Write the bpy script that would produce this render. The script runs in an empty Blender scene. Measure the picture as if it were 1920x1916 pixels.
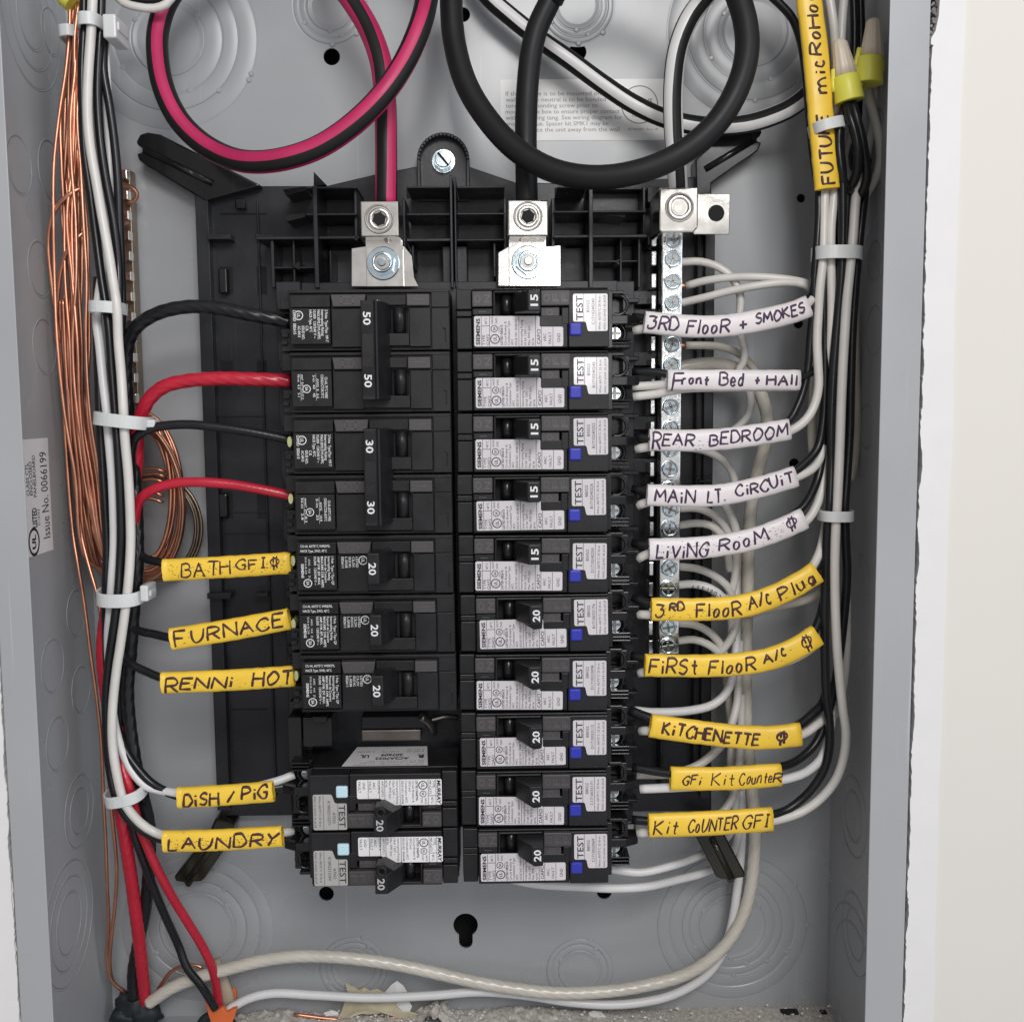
import bpy, bmesh, math, random
from mathutils import Vector, Matrix, noise
random.seed(7)
sc = bpy.context.scene
C = sc.collection
S = 0.001                      # everything below is written in millimetres: x right, v up, h out from the back plate

# ------------------------------------------------------------------ camera, world, lamps, exposure
CAM = (16.2129, 33.7061, 518.1143); PITCH, YAW, ROLL, FPX = -0.0987, -0.0127, 0.0088, 2018.446
def cam_axes():
    cp, sp, cy, sy, cr, sr = (math.cos(PITCH), math.sin(PITCH), math.cos(YAW), math.sin(YAW), math.cos(ROLL), math.sin(ROLL))
    rx = Matrix(((1,0,0),(0,cp,-sp),(0,sp,cp))); rz = Matrix(((cy,0,sy),(0,1,0),(-sy,0,cy))); rr = Matrix(((cr,-sr,0),(sr,cr,0),(0,0,1)))
    return rr @ rx @ rz
RM = cam_axes()
def Wv(p): return Vector((p[0]*S, -p[2]*S, p[1]*S))
cam = bpy.data.objects.new('camera', bpy.data.cameras.new('camera')); C.objects.link(cam)
cam.data.sensor_fit = 'HORIZONTAL'; cam.data.sensor_width = 36; cam.data.lens = 36*FPX/1920
cam.data.clip_start = 0.01; cam.data.clip_end = 50
ax = [Vector((RM[i][0], RM[i][2], RM[i][1])) for i in range(3)]
m3 = Matrix((ax[0], ax[1], -ax[2])).transposed()
cam.matrix_world = Matrix.Translation(Wv(CAM)) @ m3.to_4x4()
sc.camera = cam

wd = bpy.data.worlds.new('World'); sc.world = wd; wd.use_nodes = True
bg = wd.node_tree.nodes['Background']; bg.inputs[1].default_value = 0.62
_nt = wd.node_tree; _tc = _nt.nodes.new('ShaderNodeTexCoord'); _dp = _nt.nodes.new('ShaderNodeVectorMath'); _dp.operation = 'DOT_PRODUCT'
_dp.inputs[1].default_value = (.52, 0, .10); _nt.links.new(_tc.outputs['Generated'], _dp.inputs[0])
_rp = _nt.nodes.new('ShaderNodeValToRGB'); _mr = _nt.nodes.new('ShaderNodeMapRange'); _mr.inputs[1].default_value = -.6; _mr.inputs[2].default_value = .6
_nt.links.new(_dp.outputs['Value'], _mr.inputs[0]); _nt.links.new(_mr.outputs[0], _rp.inputs[0])
_rp.color_ramp.elements[0].color = (.42, .385, .37, 1); _rp.color_ramp.elements[1].color = (1.18, 1.22, 1.30, 1)   # a room darker to one side, brighter toward its window
_nt.links.new(_rp.outputs[0], bg.inputs[0])
def area(name, loc, target, sx, sy, power, col):
    l = bpy.data.lights.new(name, 'AREA'); l.shape = 'RECTANGLE'; l.size = sx; l.size_y = sy; l.energy = power; l.color = col
    o = bpy.data.objects.new(name, l); C.objects.link(o); o.location = loc
    o.rotation_euler = (Vector(target)-Vector(loc)).to_track_quat('-Z', 'Y').to_euler(); return o
area('window_light', (1.25, -0.95, 0.35), (0, 0, 0), 0.6, 1.0, 3.2, (0.82, 0.91, 1.0))
area('room_light', (0.16, -1.0, 0.52), (0, 0, 0), 0.40, 0.30, 5.9, (1.0, 0.985, 0.97))
area('glare_light', (0.112, -1.0, 0.135), (0, 0, 0), 0.08, 0.17, 0.62, (1.0, 0.99, 0.98))  # small lamp added behind the camera for glare on the upper TEST stickers
sc.view_settings.view_transform = 'Standard'; sc.view_settings.look = 'None'
sc.view_settings.exposure = 0; sc.view_settings.gamma = 1; sc.view_settings.use_curve_mapping = False

# ------------------------------------------------------------------ measuring: a photo pixel at height h above the back plate -> millimetres
def ray(px, py):
    d = Vector(((px-960)/FPX, -(py-958)/FPX, 1.0))
    return Vector((sum(RM[i][j]*d[i] for i in range(3)) for j in range(3)))
def at(px, py, h):
    d = ray(px, py); t = (CAM[2]-h)/d[2]
    return Vector((CAM[0]+t*d[0], CAM[1]+t*d[1], h))
def atx(px, py, x):
    d = ray(px, py); t = (x-CAM[0])/d[0]
    return Vector((x, CAM[1]+t*d[1], CAM[2]-t*d[2]))
def mm(npx, h): return npx*(CAM[2]-h)/FPX

# ------------------------------------------------------------------ materials
def mat(name, col, rough=.5, metal=0, spec=.5, var=.12, scale=60, bump=0, bscale=400, coat=0, sss=0, dust=0, trans=0):
    m = bpy.data.materials.new(name); m.use_nodes = True; nt = m.node_tree; b = nt.nodes['Principled BSDF']
    b.inputs['Base Color'].default_value = (*col, 1); b.inputs['Roughness'].default_value = rough
    b.inputs['Metallic'].default_value = metal; b.inputs['Specular IOR Level'].default_value = spec
    if coat: b.inputs['Coat Weight'].default_value = coat; b.inputs['Coat Roughness'].default_value = .15
    if sss: b.inputs['Subsurface Weight'].default_value = sss; b.inputs['Subsurface Scale'].default_value = .003; b.inputs['Subsurface Radius'].default_value = (1, .9, .8)
    if trans: b.inputs['Transmission Weight'].default_value = trans
    tc = nt.nodes.new('ShaderNodeTexCoord')
    if var:
        n = nt.nodes.new('ShaderNodeTexNoise'); n.inputs['Scale'].default_value = scale; n.inputs['Detail'].default_value = 6
        nt.links.new(tc.outputs['Object'], n.inputs['Vector'])
        r = nt.nodes.new('ShaderNodeMapRange'); r.inputs[1].default_value = .3; r.inputs[2].default_value = .7
        r.inputs[3].default_value = 1-var; r.inputs[4].default_value = 1+var
        nt.links.new(n.outputs[0], r.inputs[0])
        mx = nt.nodes.new('ShaderNodeMix'); mx.data_type = 'RGBA'; mx.blend_type = 'MULTIPLY'; mx.inputs[0].default_value = 1
        mx.inputs[6].default_value = (*col, 1); nt.links.new(r.outputs[0], mx.inputs[7])
        out = mx.outputs[2]
        if dust:
            n2 = nt.nodes.new('ShaderNodeTexNoise'); n2.inputs['Scale'].default_value = 1300 if rough != .30 else 420; n2.inputs['Detail'].default_value = 3
            nt.links.new(tc.outputs['Object'], n2.inputs['Vector'])
            r2 = nt.nodes.new('ShaderNodeMapRange'); r2.inputs[1].default_value = .66; r2.inputs[2].default_value = .76; r2.inputs[3].default_value = 0; r2.inputs[4].default_value = dust
            nt.links.new(n2.outputs[0], r2.inputs[0])
            m2 = nt.nodes.new('ShaderNodeMix'); m2.data_type = 'RGBA'; m2.inputs[7].default_value = (.35, .33, .3, 1)
            nt.links.new(r2.outputs[0], m2.inputs[0]); nt.links.new(out, m2.inputs[6]); out = m2.outputs[2]
            for k, (rt, sv) in enumerate((((0, .5, 0), (900, 900, 14)), ((0, -.9, 0), (700, 700, 11)))):       # hairline scratches
                mp = nt.nodes.new('ShaderNodeMapping'); mp.inputs['Rotation'].default_value = rt; mp.inputs['Scale'].default_value = sv
                nt.links.new(tc.outputs['Object'], mp.inputs[0]); n4 = nt.nodes.new('ShaderNodeTexNoise'); n4.inputs['Scale'].default_value = 1; n4.inputs['Detail'].default_value = 1
                nt.links.new(mp.outputs[0], n4.inputs['Vector']); r4 = nt.nodes.new('ShaderNodeMapRange'); r4.inputs[1].default_value = .74; r4.inputs[2].default_value = .8; r4.inputs[4].default_value = .3
                nt.links.new(n4.outputs[0], r4.inputs[0]); m4 = nt.nodes.new('ShaderNodeMix'); m4.data_type = 'RGBA'; m4.inputs[7].default_value = tuple(min(1, c_*1.6+.03) for c_ in col)+(1,)
                nt.links.new(r4.outputs[0], m4.inputs[0]); nt.links.new(out, m4.inputs[6]); out = m4.outputs[2]
        nt.links.new(out, b.inputs['Base Color'])
        rr = nt.nodes.new('ShaderNodeMapRange'); rr.inputs[1].default_value = .3; rr.inputs[2].default_value = .7
        rr.inputs[3].default_value = max(.02, rough-(.03 if metal else .08)); rr.inputs[4].default_value = min(1, rough+(.03 if metal else .08))
        nt.links.new(n.outputs[0], rr.inputs[0]); nt.links.new(rr.outputs[0], b.inputs['Roughness'])
    if bump:
        n3 = nt.nodes.new('ShaderNodeTexNoise'); n3.inputs['Scale'].default_value = bscale; n3.inputs['Detail'].default_value = 4
        nt.links.new(tc.outputs['Object'], n3.inputs['Vector'])
        bp = nt.nodes.new('ShaderNodeBump'); bp.inputs['Strength'].default_value = bump; bp.inputs['Distance'].default_value = .0004
        nt.links.new(n3.outputs[0], bp.inputs['Height']); nt.links.new(bp.outputs[0], b.inputs['Normal'])
    return m
M = dict(
    paint=mat('gray_enamel', (.36, .37, .382), .30, var=.05, scale=14, bump=.05, bscale=120, dust=.22),
    groove=mat('gray_enamel_edge', (.22, .23, .245), .35, var=.05),
    drywall=mat('wall_paint', (.69, .655, .605), .75, var=.012, scale=12, bump=.04, bscale=150),
    primer=mat('white_plaster', (.725, .71, .70), .85, var=.02, bump=.12, bscale=300),
    gypsum=mat('broken_gypsum', (.22, .21, .2), .95, var=.35, scale=300, bump=.9, bscale=700),
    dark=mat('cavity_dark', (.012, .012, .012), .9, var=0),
    black=mat('black_thermoset', (.0125, .0118, .013), .38, spec=.32, var=.2, scale=120, bump=.08, bscale=900, dust=.10),
    plate=mat('dusty_black_plate', (.056, .050, .052), .5, var=.12, scale=150, bump=.1, bscale=900, dust=.12),
    emboss=mat('raised_edge_highlight', (.082, .077, .079), .4, var=.1),  # lighter than the body plastic: edge highlights of raised marks put into colour
    gloss=mat('glossy_black_plastic', (.010, .010, .011), .2, spec=.4, var=.1, dust=.08),
    chassis=mat('black_base_plastic', (.017, .018, .0215), .32, spec=.36, var=.2, scale=60, bump=.1, bscale=500, dust=.12),
    smoke=mat('olive_black_plastic', (.019, .017, .010), .2, var=.2),
    tarnish=mat('tarnished_copper', (.50, .25, .165), .45, 1, var=.25, scale=70, bump=.1),
    copper=mat('bare_copper', (.74, .36, .235), .40, 1, var=.18, scale=90, bump=.08),
    oldcopper=mat('tarnished_wire', (.30, .24, .18), .4, 1, var=.2, scale=90),
    lug=mat('tin_plated_aluminium', (.78, .745, .69), .15, 1, var=.08, scale=120, bump=.05, bscale=700),
    lugdark=mat('set_screw_steel', (.30, .28, .26), .35, .9, var=.1, scale=300),
    zinc=mat('zinc_plated_steel', (.66, .77, .81), .12, 1, var=.1, scale=200),
    barm=mat('plated_bar_metal', (.86, .86, .85), .18, 1, var=.12, scale=400, bump=.12, bscale=900),
    bus=mat('dull_bus_metal', (.20, .175, .165), .3, .9, var=.15),
    wblack=mat('black_insulation', (.011, .0115, .013), .28, spec=.36, var=.1, bump=.03),
    cblack=mat('matte_black_insulation', (.012, .012, .0125), .48, spec=.25, var=.12, bump=.08, bscale=900),
    wwhite=mat('white_insulation', (.66, .63, .59), .34, var=.05, scale=90),
    wbright=mat('bright_white_insulation', (.71, .70, .69), .36, var=.04),
    wbeige=mat('ivory_insulation', (.60, .56, .485), .24, var=.07, scale=60),
    wred=mat('red_insulation', (.48, .014, .035), .28, var=.1, bump=.03),
    wpink=mat('magenta_red_insulation', (.46, .016, .095), .48, var=.12, bump=.08, bscale=900),
    ysleeve=mat('yellow_heat_shrink', (.88, .575, .05), .38, var=.06, scale=70, bump=.12, bscale=250),
    wsleeve=mat('white_heat_shrink', (.74, .685, .685), .40, var=.04, scale=70, bump=.12, bscale=250),
    ink=mat('marker_ink', (.055, .017, .028), .45, var=.25, scale=500),
    pink_ink=mat('purple_marker_ink', (.05, .02, .065), .45, var=.25, scale=500),
    print=mat('black_print', (.018, .018, .02), .5, var=0),
    faint=mat('faded_print', (.20, .20, .21), .5, var=0),
    wprint=mat('white_print', (.72, .72, .72), .5, var=0),
    gprint=mat('gray_print', (.42, .42, .42), .5, var=0),
    sticker=mat('white_sticker', (.62, .585, .60), .38, var=.03),
    tsticker=mat('glossy_white_sticker', (.62, .585, .60), .13, var=.02),
    bsticker=mat('bright_white_sticker', (.78, .76, .76), .35, var=.02),  # whiter sticker: colour makes up for weak light on flank and listing stickers
    gsticker=mat('gray_foil_sticker', (.44, .42, .41), .35, .15, var=.05),
    tie=mat('clear_nylon', (.64, .65, .64), .32, var=.04, sss=.35),
    blue=mat('blue_button', (.022, .03, .36), .35, var=.05),
    pale=mat('pale_blue_button', (.52, .72, .80), .35, var=.03),
    tan=mat('tan_plastic', (.66, .57, .46), .4, var=.05),
    lime=mat('yellow_skirt', (.78, .74, .10), .4, var=.05),
    ferrule=mat('pale_green_metal', (.62, .64, .32), .3, .4, var=.1),
    orange=mat('orange_plastic', (.75, .16, .045), .42, var=.1),
    teal=mat('dark_rubber', (.012, .018, .02), .6, var=.3, scale=150, bump=.5),
    paper=mat('torn_tan_paper', (.50, .44, .31), .85, var=.15, scale=120, bump=.4),
    chip=mat('white_paint_chip', (.72, .71, .69), .7, var=.08, bump=.3),
    rubble=mat('gray_plaster_dust', (.52, .485, .44), .95, var=.3, scale=500, bump=.9, bscale=1500),
    cardboard=mat('tan_cable_sheath', (.40, .32, .23), .6, var=.15),
)

# ------------------------------------------------------------------ mesh builder
ORG = {}
class MB:
    def __init__(s): s.v = []; s.f = []; s.m = []; s.sm = []
    def add(s, vs, fs, mi=0, smooth=False):
        b = len(s.v); s.v += [tuple(p) for p in vs]
        for f in fs: s.f.append(tuple(i+b for i in f)); s.m.append(mi); s.sm.append(smooth)
    def box(s, x0, x1, v0, v1, h0, h1, mi=0):
        x0, x1 = min(x0, x1), max(x0, x1); v0, v1 = min(v0, v1), max(v0, v1)
        s.add([(x0,v0,h0),(x1,v0,h0),(x1,v1,h0),(x0,v1,h0),(x0,v0,h1),(x1,v0,h1),(x1,v1,h1),(x0,v1,h1)],
              [(0,3,2,1),(4,5,6,7),(0,1,5,4),(1,2,6,5),(2,3,7,6),(3,0,4,7)], mi)
    def pbox(s, px0, py0, px1, py1, h0, h1, mi=0):
        a = at(px0, (py0+py1)/2, h1); b = at(px1, (py0+py1)/2, h1); c = at((px0+px1)/2, py0, h1); d = at((px0+px1)/2, py1, h1)
        s.box(a[0], b[0], d[1], c[1], h0, h1, mi)
    def prism(s, poly, h0, h1, mi=0, smooth=False):
        a = sum(poly[i-1][0]*poly[i][1]-poly[i][0]*poly[i-1][1] for i in range(len(poly)))
        if a < 0: poly = poly[::-1]
        n = len(poly)
        s.add([(x, v, h0) for x, v in poly]+[(x, v, h1) for x, v in poly],
              [tuple(range(n-1, -1, -1)), tuple(range(n, 2*n))]+[(i, (i+1) % n, n+(i+1) % n, n+i) for i in range(n)], mi, smooth)
    def sheet(s, poly, h, mi=0):
        s.add([(x, v, h) for x, v in poly], [tuple(range(len(poly)))], mi)
    def uprism(s, prof, v0, v1, mi=0):          # profile in (x,h) run along v
        n = len(prof)
        s.add([(x, v0, h) for x, h in prof]+[(x, v1, h) for x, h in prof],
              [tuple(range(n)), tuple(range(2*n-1, n-1, -1))]+[(i, (i+1) % n, n+(i+1) % n, n+i) for i in range(n)], mi)
    def cyl(s, c, r, h0, h1, n=24, mi=0, r1=None, smooth=False, rot=0):
        r1 = r if r1 is None else r1
        p = [(c[0]+r*math.cos(rot+2*math.pi*i/n), c[1]+r*math.sin(rot+2*math.pi*i/n), h0) for i in range(n)]
        q = [(c[0]+r1*math.cos(rot+2*math.pi*i/n), c[1]+r1*math.sin(rot+2*math.pi*i/n), h1) for i in range(n)]
        s.add(p+q, [(i, (i+1) % n, n+(i+1) % n, n+i) for i in range(n)], mi, smooth)
        s.add(p, [tuple(range(n-1, -1, -1))], mi); s.add(q, [tuple(range(n))], mi)
    def ring(s, c, r0, r1, h, n=32, mi=0, a0=0, a1=2*math.pi, lift=0):
        vs = []; full = abs(a1-a0-2*math.pi) < 1e-6; k = n if full else n+1
        for i in range(k):
            t = a0+(a1-a0)*i/n
            vs += [(c[0]+r0*math.cos(t), c[1]+r0*math.sin(t), h), (c[0]+r1*math.cos(t), c[1]+r1*math.sin(t), h)]
        s.add(vs, [(2*i, 2*i+1, 2*((i+1) % k)+1, 2*((i+1) % k)) for i in range(n)], mi)
    def torus(s, c, R, r, n=48, k=6, mi=0, a0=0, a1=2*math.pi, sq=1.0, plane='h'):
        full = abs(a1-a0-2*math.pi) < 1e-6; kk = n if full else n+1; vs = []
        for i in range(kk):
            t = a0+(a1-a0)*i/n
            for j in range(k):
                u = 2*math.pi*j/k; rr = R+r*math.cos(u); z = r*sq*math.sin(u)
                if plane == 'h': vs.append((c[0]+rr*math.cos(t), c[1]+rr*math.sin(t), c[2]+z))
                else: vs.append((c[0]+z, c[1]+rr*math.sin(t), c[2]+rr*math.cos(t)))
        s.add(vs, [(i*k+j, ((i+1) % kk)*k+j, ((i+1) % kk)*k+(j+1) % k, i*k+(j+1) % k) for i in range(n) for j in range(k)], mi, True)
    def tube(s, P, r, n=10, sect=None, a0=0, twist=0, lobes=0, amp=0, pitch=12, mi=0, flat=1.0, caps=True):
        P = [Vector(p) for p in P]; L = len(P); T = []
        for i in range(L):
            t = P[min(i+1, L-1)]-P[max(i-1, 0)]; T.append(t.normalized() if t.length > 1e-9 else Vector((0, 1, 0)))
        N = Vector((0, 0, 1)); N = (N-T[0]*N.dot(T[0]))
        N = N.normalized() if N.length > .05 else Vector((1, 0, 0)).cross(T[0]).normalized()
        vs = []; d = 0
        for i in range(L):
            N = (N-T[i]*N.dot(T[i])).normalized(); B = T[i].cross(N)
            if i: d += (P[i]-P[i-1]).length
            ri = r[i] if isinstance(r, (list, tuple)) else r
            for j in range(n):
                a = 2*math.pi*j/n+a0+twist*d
                rr = ri*(1+(amp*math.cos(lobes*(2*math.pi*j/n)-2*math.pi*d/pitch) if lobes else 0))
                vs.append(P[i]+N*(rr*flat*math.cos(a))+B*(rr*math.sin(a)))
        b = len(s.v); s.v += [tuple(p) for p in vs]
        for i in range(L-1):
            for j in range(n):
                s.f.append((b+i*n+j, b+i*n+(j+1) % n, b+(i+1)*n+(j+1) % n, b+(i+1)*n+j)); s.sm.append(True)
                s.m.append(sect(j/n) if sect else mi)
        if caps:
            s.f.append(tuple(b+j for j in range(n-1, -1, -1))); s.m.append(mi); s.sm.append(False)
            s.f.append(tuple(b+(L-1)*n+j for j in range(n))); s.m.append(mi); s.sm.append(False)
    def text(s, t, org, right, up, cap, length=None, bold=0, mi=0, align='L', shear=0):
        vs, fs, w = glyphs(t, bold)
        if not vs: return
        k = cap/.70; kx = k if length is None else length/max(w, 1e-6)
        right, up, org = Vector(right), Vector(up), Vector(org)
        off = {'L': 0, 'C': -w*kx/2, 'R': -w*kx}[align]
        s.add([org+right*(x*kx+off+shear*y*k)+up*(y*k) for x, y in vs], fs, mi)
    def split(s):
        par = list(range(len(s.v)))
        def find(i):
            while par[i] != i: par[i] = par[par[i]]; i = par[i]
            return i
        for f in s.f:
            for i in f[1:]: par[find(i)] = find(f[0])
        groups = {}
        for k, f in enumerate(s.f): groups.setdefault(find(f[0]), []).append(k)
        for ks in groups.values():
            ids = sorted({i for k in ks for i in s.f[k]}); mp = {i: n for n, i in enumerate(ids)}; m = MB()
            m.v = [s.v[i] for i in ids]; m.f = [tuple(mp[i] for i in s.f[k]) for k in ks]; m.m = [s.m[k] for k in ks]; m.sm = [s.sm[k] for k in ks]; yield m
    def parts(s, name, mats, parent, **kw): return [m.build(name, mats, parent=parent, **kw) for m in s.split()]
    def build(s, name, mats, parent=None, org=None, bevel=0, seg=2, recalc=True):
        if isinstance(mats, str): mats = [mats]
        o0 = ORG[parent.name] if parent else (org or (0, 0, 0))
        me = bpy.data.meshes.new(name)
        me.from_pydata([((x-o0[0])*S, -(h-o0[2])*S, (v-o0[1])*S) for x, v, h in s.v], [], s.f)
        for m in mats: me.materials.append(M[m])
        me.polygons.foreach_set('material_index', s.m); me.polygons.foreach_set('use_smooth', s.sm)
        if recalc and len(s.f) < 4000:
            b = bmesh.new(); b.from_mesh(me); bmesh.ops.recalc_face_normals(b, faces=b.faces); b.to_mesh(me); b.free()
        me.update()
        o = bpy.data.objects.new(name, me); C.objects.link(o); ORG[o.name] = tuple(o0)
        if parent: o.parent = parent
        else: o.location = Wv(o0)
        if bevel:
            md = o.modifiers.new('bevel', 'BEVEL'); md.width = bevel*S; md.segments = seg; md.limit_method = 'ANGLE'; md.angle_limit = math.radians(40)
        return o
_g = {}
def glyphs(t, bold=0):
    key = (t, bold)
    if key not in _g:
        cu = bpy.data.curves.new('glyphs', 'FONT'); cu.body = t; cu.size = 1; cu.resolution_u = 2; cu.offset = bold
        o = bpy.data.objects.new('glyphs', cu); C.objects.link(o)
        dg = bpy.context.evaluated_depsgraph_get(); me = bpy.data.meshes.new_from_object(o.evaluated_get(dg))
        vs = [(v.co.x, v.co.y) for v in me.vertices]; fs = [tuple(p.vertices) for p in me.polygons]
        bpy.data.objects.remove(o); bpy.data.curves.remove(cu); bpy.data.meshes.remove(me)
        x0 = min((v[0] for v in vs), default=0); x1 = max((v[0] for v in vs), default=0)
        _g[key] = ([(x-x0, y) for x, y in vs], fs, x1-x0)
    return _g[key]
def tag(o, label=None, cat=None, group=None, kind=None):
    for k, val in (('label', label), ('category', cat), ('group', group), ('kind', kind)):
        if val: o[k] = val
    return o
def thing(name, label, cat, org=(0, 0, 0), group=None):
    o = bpy.data.objects.new(name, None); C.objects.link(o); o.location = Wv(org); o.empty_display_size = .01
    ORG[o.name] = tuple(org); return tag(o, label, cat, group)
def copy_tree(o, parent=None):
    c = o.copy(); C.objects.link(c); c.parent = parent; ORG[c.name] = ORG[o.name]
    for ch in list(o.children): copy_tree(ch, c)
    return c
def child(o, name):
    return next(c for c in o.children if c.name.split('.')[0] == name)
def spline(P, step=3.0):
    P = [Vector(p) for p in P]
    if len(P) < 3:
        n = max(2, int((P[1]-P[0]).length/step)); return [P[0].lerp(P[1], i/n) for i in range(n+1)]
    Q = [2*P[0]-P[1]]+P+[2*P[-1]-P[-2]]; out = []
    for i in range(1, len(Q)-2):
        p0, p1, p2, p3 = Q[i-1:i+3]
        t1 = max((p1-p0).length, 1e-4)**.5; t2 = t1+max((p2-p1).length, 1e-4)**.5; t3 = t2+max((p3-p2).length, 1e-4)**.5
        n = max(2, int((p2-p1).length/step))
        for k in range(n):
            t = t1+(t2-t1)*k/n
            a1 = p0*((t1-t)/t1)+p1*(t/t1); a2 = p1*((t2-t)/(t2-t1))+p2*((t-t1)/(t2-t1)); a3 = p2*((t3-t)/(t3-t2))+p3*((t-t2)/(t3-t2))
            b1 = a1*((t2-t)/t2)+a2*(t/t2); b2 = a2*((t3-t)/(t3-t1))+a3*((t-t1)/(t3-t1))
            out.append(b1*((t2-t)/(t2-t1))+b2*((t-t1)/(t2-t1)))
    return out+[P[-1]]
def pts(L, h0=None): return [at(p[0], p[1], p[2] if len(p) > 2 else h0) for p in L]
# ------------------------------------------------------------------ the wall round the box
W2, HF, VT, VB = 181.0, 98.0, 300.0, -272.0
def jag(x, v0, v1, sgn, amp, step=2.2, base=0.6):
    out = []; v = v0
    while v < v1:
        out.append((x+sgn*(base+amp*abs(noise.noise((v*.06, x, 1)))*1.6+random.random()*amp*.45), v)); v += step*(.5+random.random())
    out.append((x+sgn*base, v1)); return out
wl = MB()
wl.prism([(-900, -900)]+[(-900, 900)]+jag(-W2, -300, 310, -1, 1.6)[::-1]+[(-W2-1, -900)], HF-9, HF-1.2, 0)
wl.prism([(900, -900)]+[(900, 900)]+jag(W2+6, -300, 310, 1, 1.5)[::-1]+[(W2+6, -900)], HF-9, HF-1.0, 0)
wl.prism([(-W2-3, 310), (W2+8, 310), (W2+8, 900), (-W2-3, 900)], HF-9, HF-1.1, 0)
wl.prism([(-W2-2, -275), (-W2-2, -900), (W2+7, -900), (W2+7, -275)], HF-9, HF-1.1, 0)
w = wl.build('wall', ['drywall'], recalc=True); tag(w, 'off white painted wall surrounding the gray metal box', 'wall', kind='structure')
pl = MB()                                                            # the white plaster filled in against the box
ed = jag(W2+.3, -300, 168, 1, 1.1, 1.5, .25)
pl.prism(ed+[(W2+.7, 170), (W2+2.2, 172.5), (W2+3.3, 178), (W2+3.7, 188), (W2+4.4, 310)]+[(W2+13+1.6*noise.noise((v*.02, 0, 3)), v) for v in range(310, -301, -12)], HF-8, HF-.4, 0)
ed = jag(-W2-.2, -300, 310, -1, 1.1, 1.8, .3)
pl.prism(ed+[(-W2-9+2.5*noise.noise((v*.03, 0, 5)), v) for v in range(310, -301, -10)], HF-8, HF-.5, 0)
p = pl.build('plaster_band', ['primer'], parent=w)
br = MB()                                                            # crumbled board edge at the upper right corner
for i in range(130):
    v = random.uniform(160, 220); x = W2+random.uniform(.3, 4.2)*(1 if v > 172 else .3); r = random.uniform(.5, 1.5)
    br.cyl((x, v), r, HF-9, HF-random.uniform(1.5, 4.5), 6, 0, r*.6, rot=random.random()*3)
br.build('broken_edge', ['gypsum'], parent=w)
cv = MB(); cv.box(-900, 900, -900, 900, -70, -60); cv.box(-230, 230, -330, 330, -30, -28)  # near-black backing sheets added to stop light leaking in from behind
cv.build('cavity_backing', ['dark'], parent=w)

# ------------------------------------------------------------------ the enclosure
box = thing('panel_enclosure', 'gray enamelled steel box recessed in the white wall, open at the front', 'electrical panel', (0, VB, 0))
def circ(c, r, n=28): return [(c[0]+r*math.cos(2*math.pi*i/n), c[1]+r*math.sin(2*math.pi*i/n)) for i in range(n)]
bk = MB(); bk.box(-W2, W2, VB, VT, -1.2, 0)
back = bk.build('back_plate', ['paint'], parent=box)
cut = MB()
a = at
def pc(px, py, h=0): q = at(px, py, h); return (q[0], q[1])
for px, py, rp in ((622, 107, 15), (1083, 98, 16), (868, 28, 13), (1502, 372, 8), (1497, 607, 9), (1489, 869, 9.5), (384, 553, 9), (612, 1675, 14.5), (1133, 1672, 14.5)):
    cut.cyl(pc(px, py), mm(rp, 0), -3, 2, 28)
k = pc(873, 1734); cut.cyl(k, mm(24, 0), -3, 2, 32)
k2 = MB(); rr = mm(13.5, 0); k2.prism([(k[0]-rr, k[1]), (k[0]+rr, k[1])]+[(k[0]+rr*math.cos(t), k[1]-mm(34, 0)-rr*math.sin(t)) for t in [math.pi*i/10 for i in range(11)]], -3.1, 2.1)
for mb in (cut, k2):
    co = mb.build('cutter', ['dark'], parent=box)
    md = back.modifiers.new('b', 'BOOLEAN'); md.operation = 'DIFFERENCE'; md.object = co; md.solver = 'EXACT'
    dg = bpy.context.evaluated_depsgraph_get(); nm = bpy.data.meshes.new_from_object(back.evaluated_get(dg))
    back.modifiers.clear(); back.data = nm; bpy.data.objects.remove(co)
sl = MB(); sl.box(-W2-.1, -W2+.5, VB, VT, -1.2, HF-1.2); sl.build('side_wall', ['paint'], parent=box)
sr = MB(); sr.box(W2-.5, W2+.1, VB, VT, -1.2, HF-1.2); sr.build('side_wall', ['paint'], parent=box)
tw = MB(); tw.box(-W2-1.2, W2+1.2, VT, VT+1.2, -1.2, HF-1.2); tw.build('top_wall', ['paint'], parent=box)
bw = MB(); bw.box(-W2-1.2, W2+1.2, VB-1.2, VB, -1.2, HF-1.2); bw.build('bottom_wall', ['paint'], parent=box)
for x0, x1 in ((-W2, -W2+13.1), (W2-15.4, W2)):
    f = MB(); f.uprism([(x0, HF-.7), (x1, HF-.7), (x1, HF), (x0, HF)], VB, VT)
    xl = x1-.6 if x0 < 0 else x0+.6
    pass
    f.build('front_flange', ['paint'], parent=box, bevel=.3, seg=3)
for px, py, rp in ((97, 1534, 1),):
    pass
f = MB(); f.box(-W2+13.2, W2-15.5, VB, VB+11, HF-.7, HF); f.build('front_flange', ['paint'], parent=box, bevel=.3, seg=3)
f = MB(); f.box(-W2+13.2, W2-15.5, VT-11, VT, HF-.7, HF); f.build('front_flange', ['paint'], parent=box, bevel=.3, seg=3)
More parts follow.
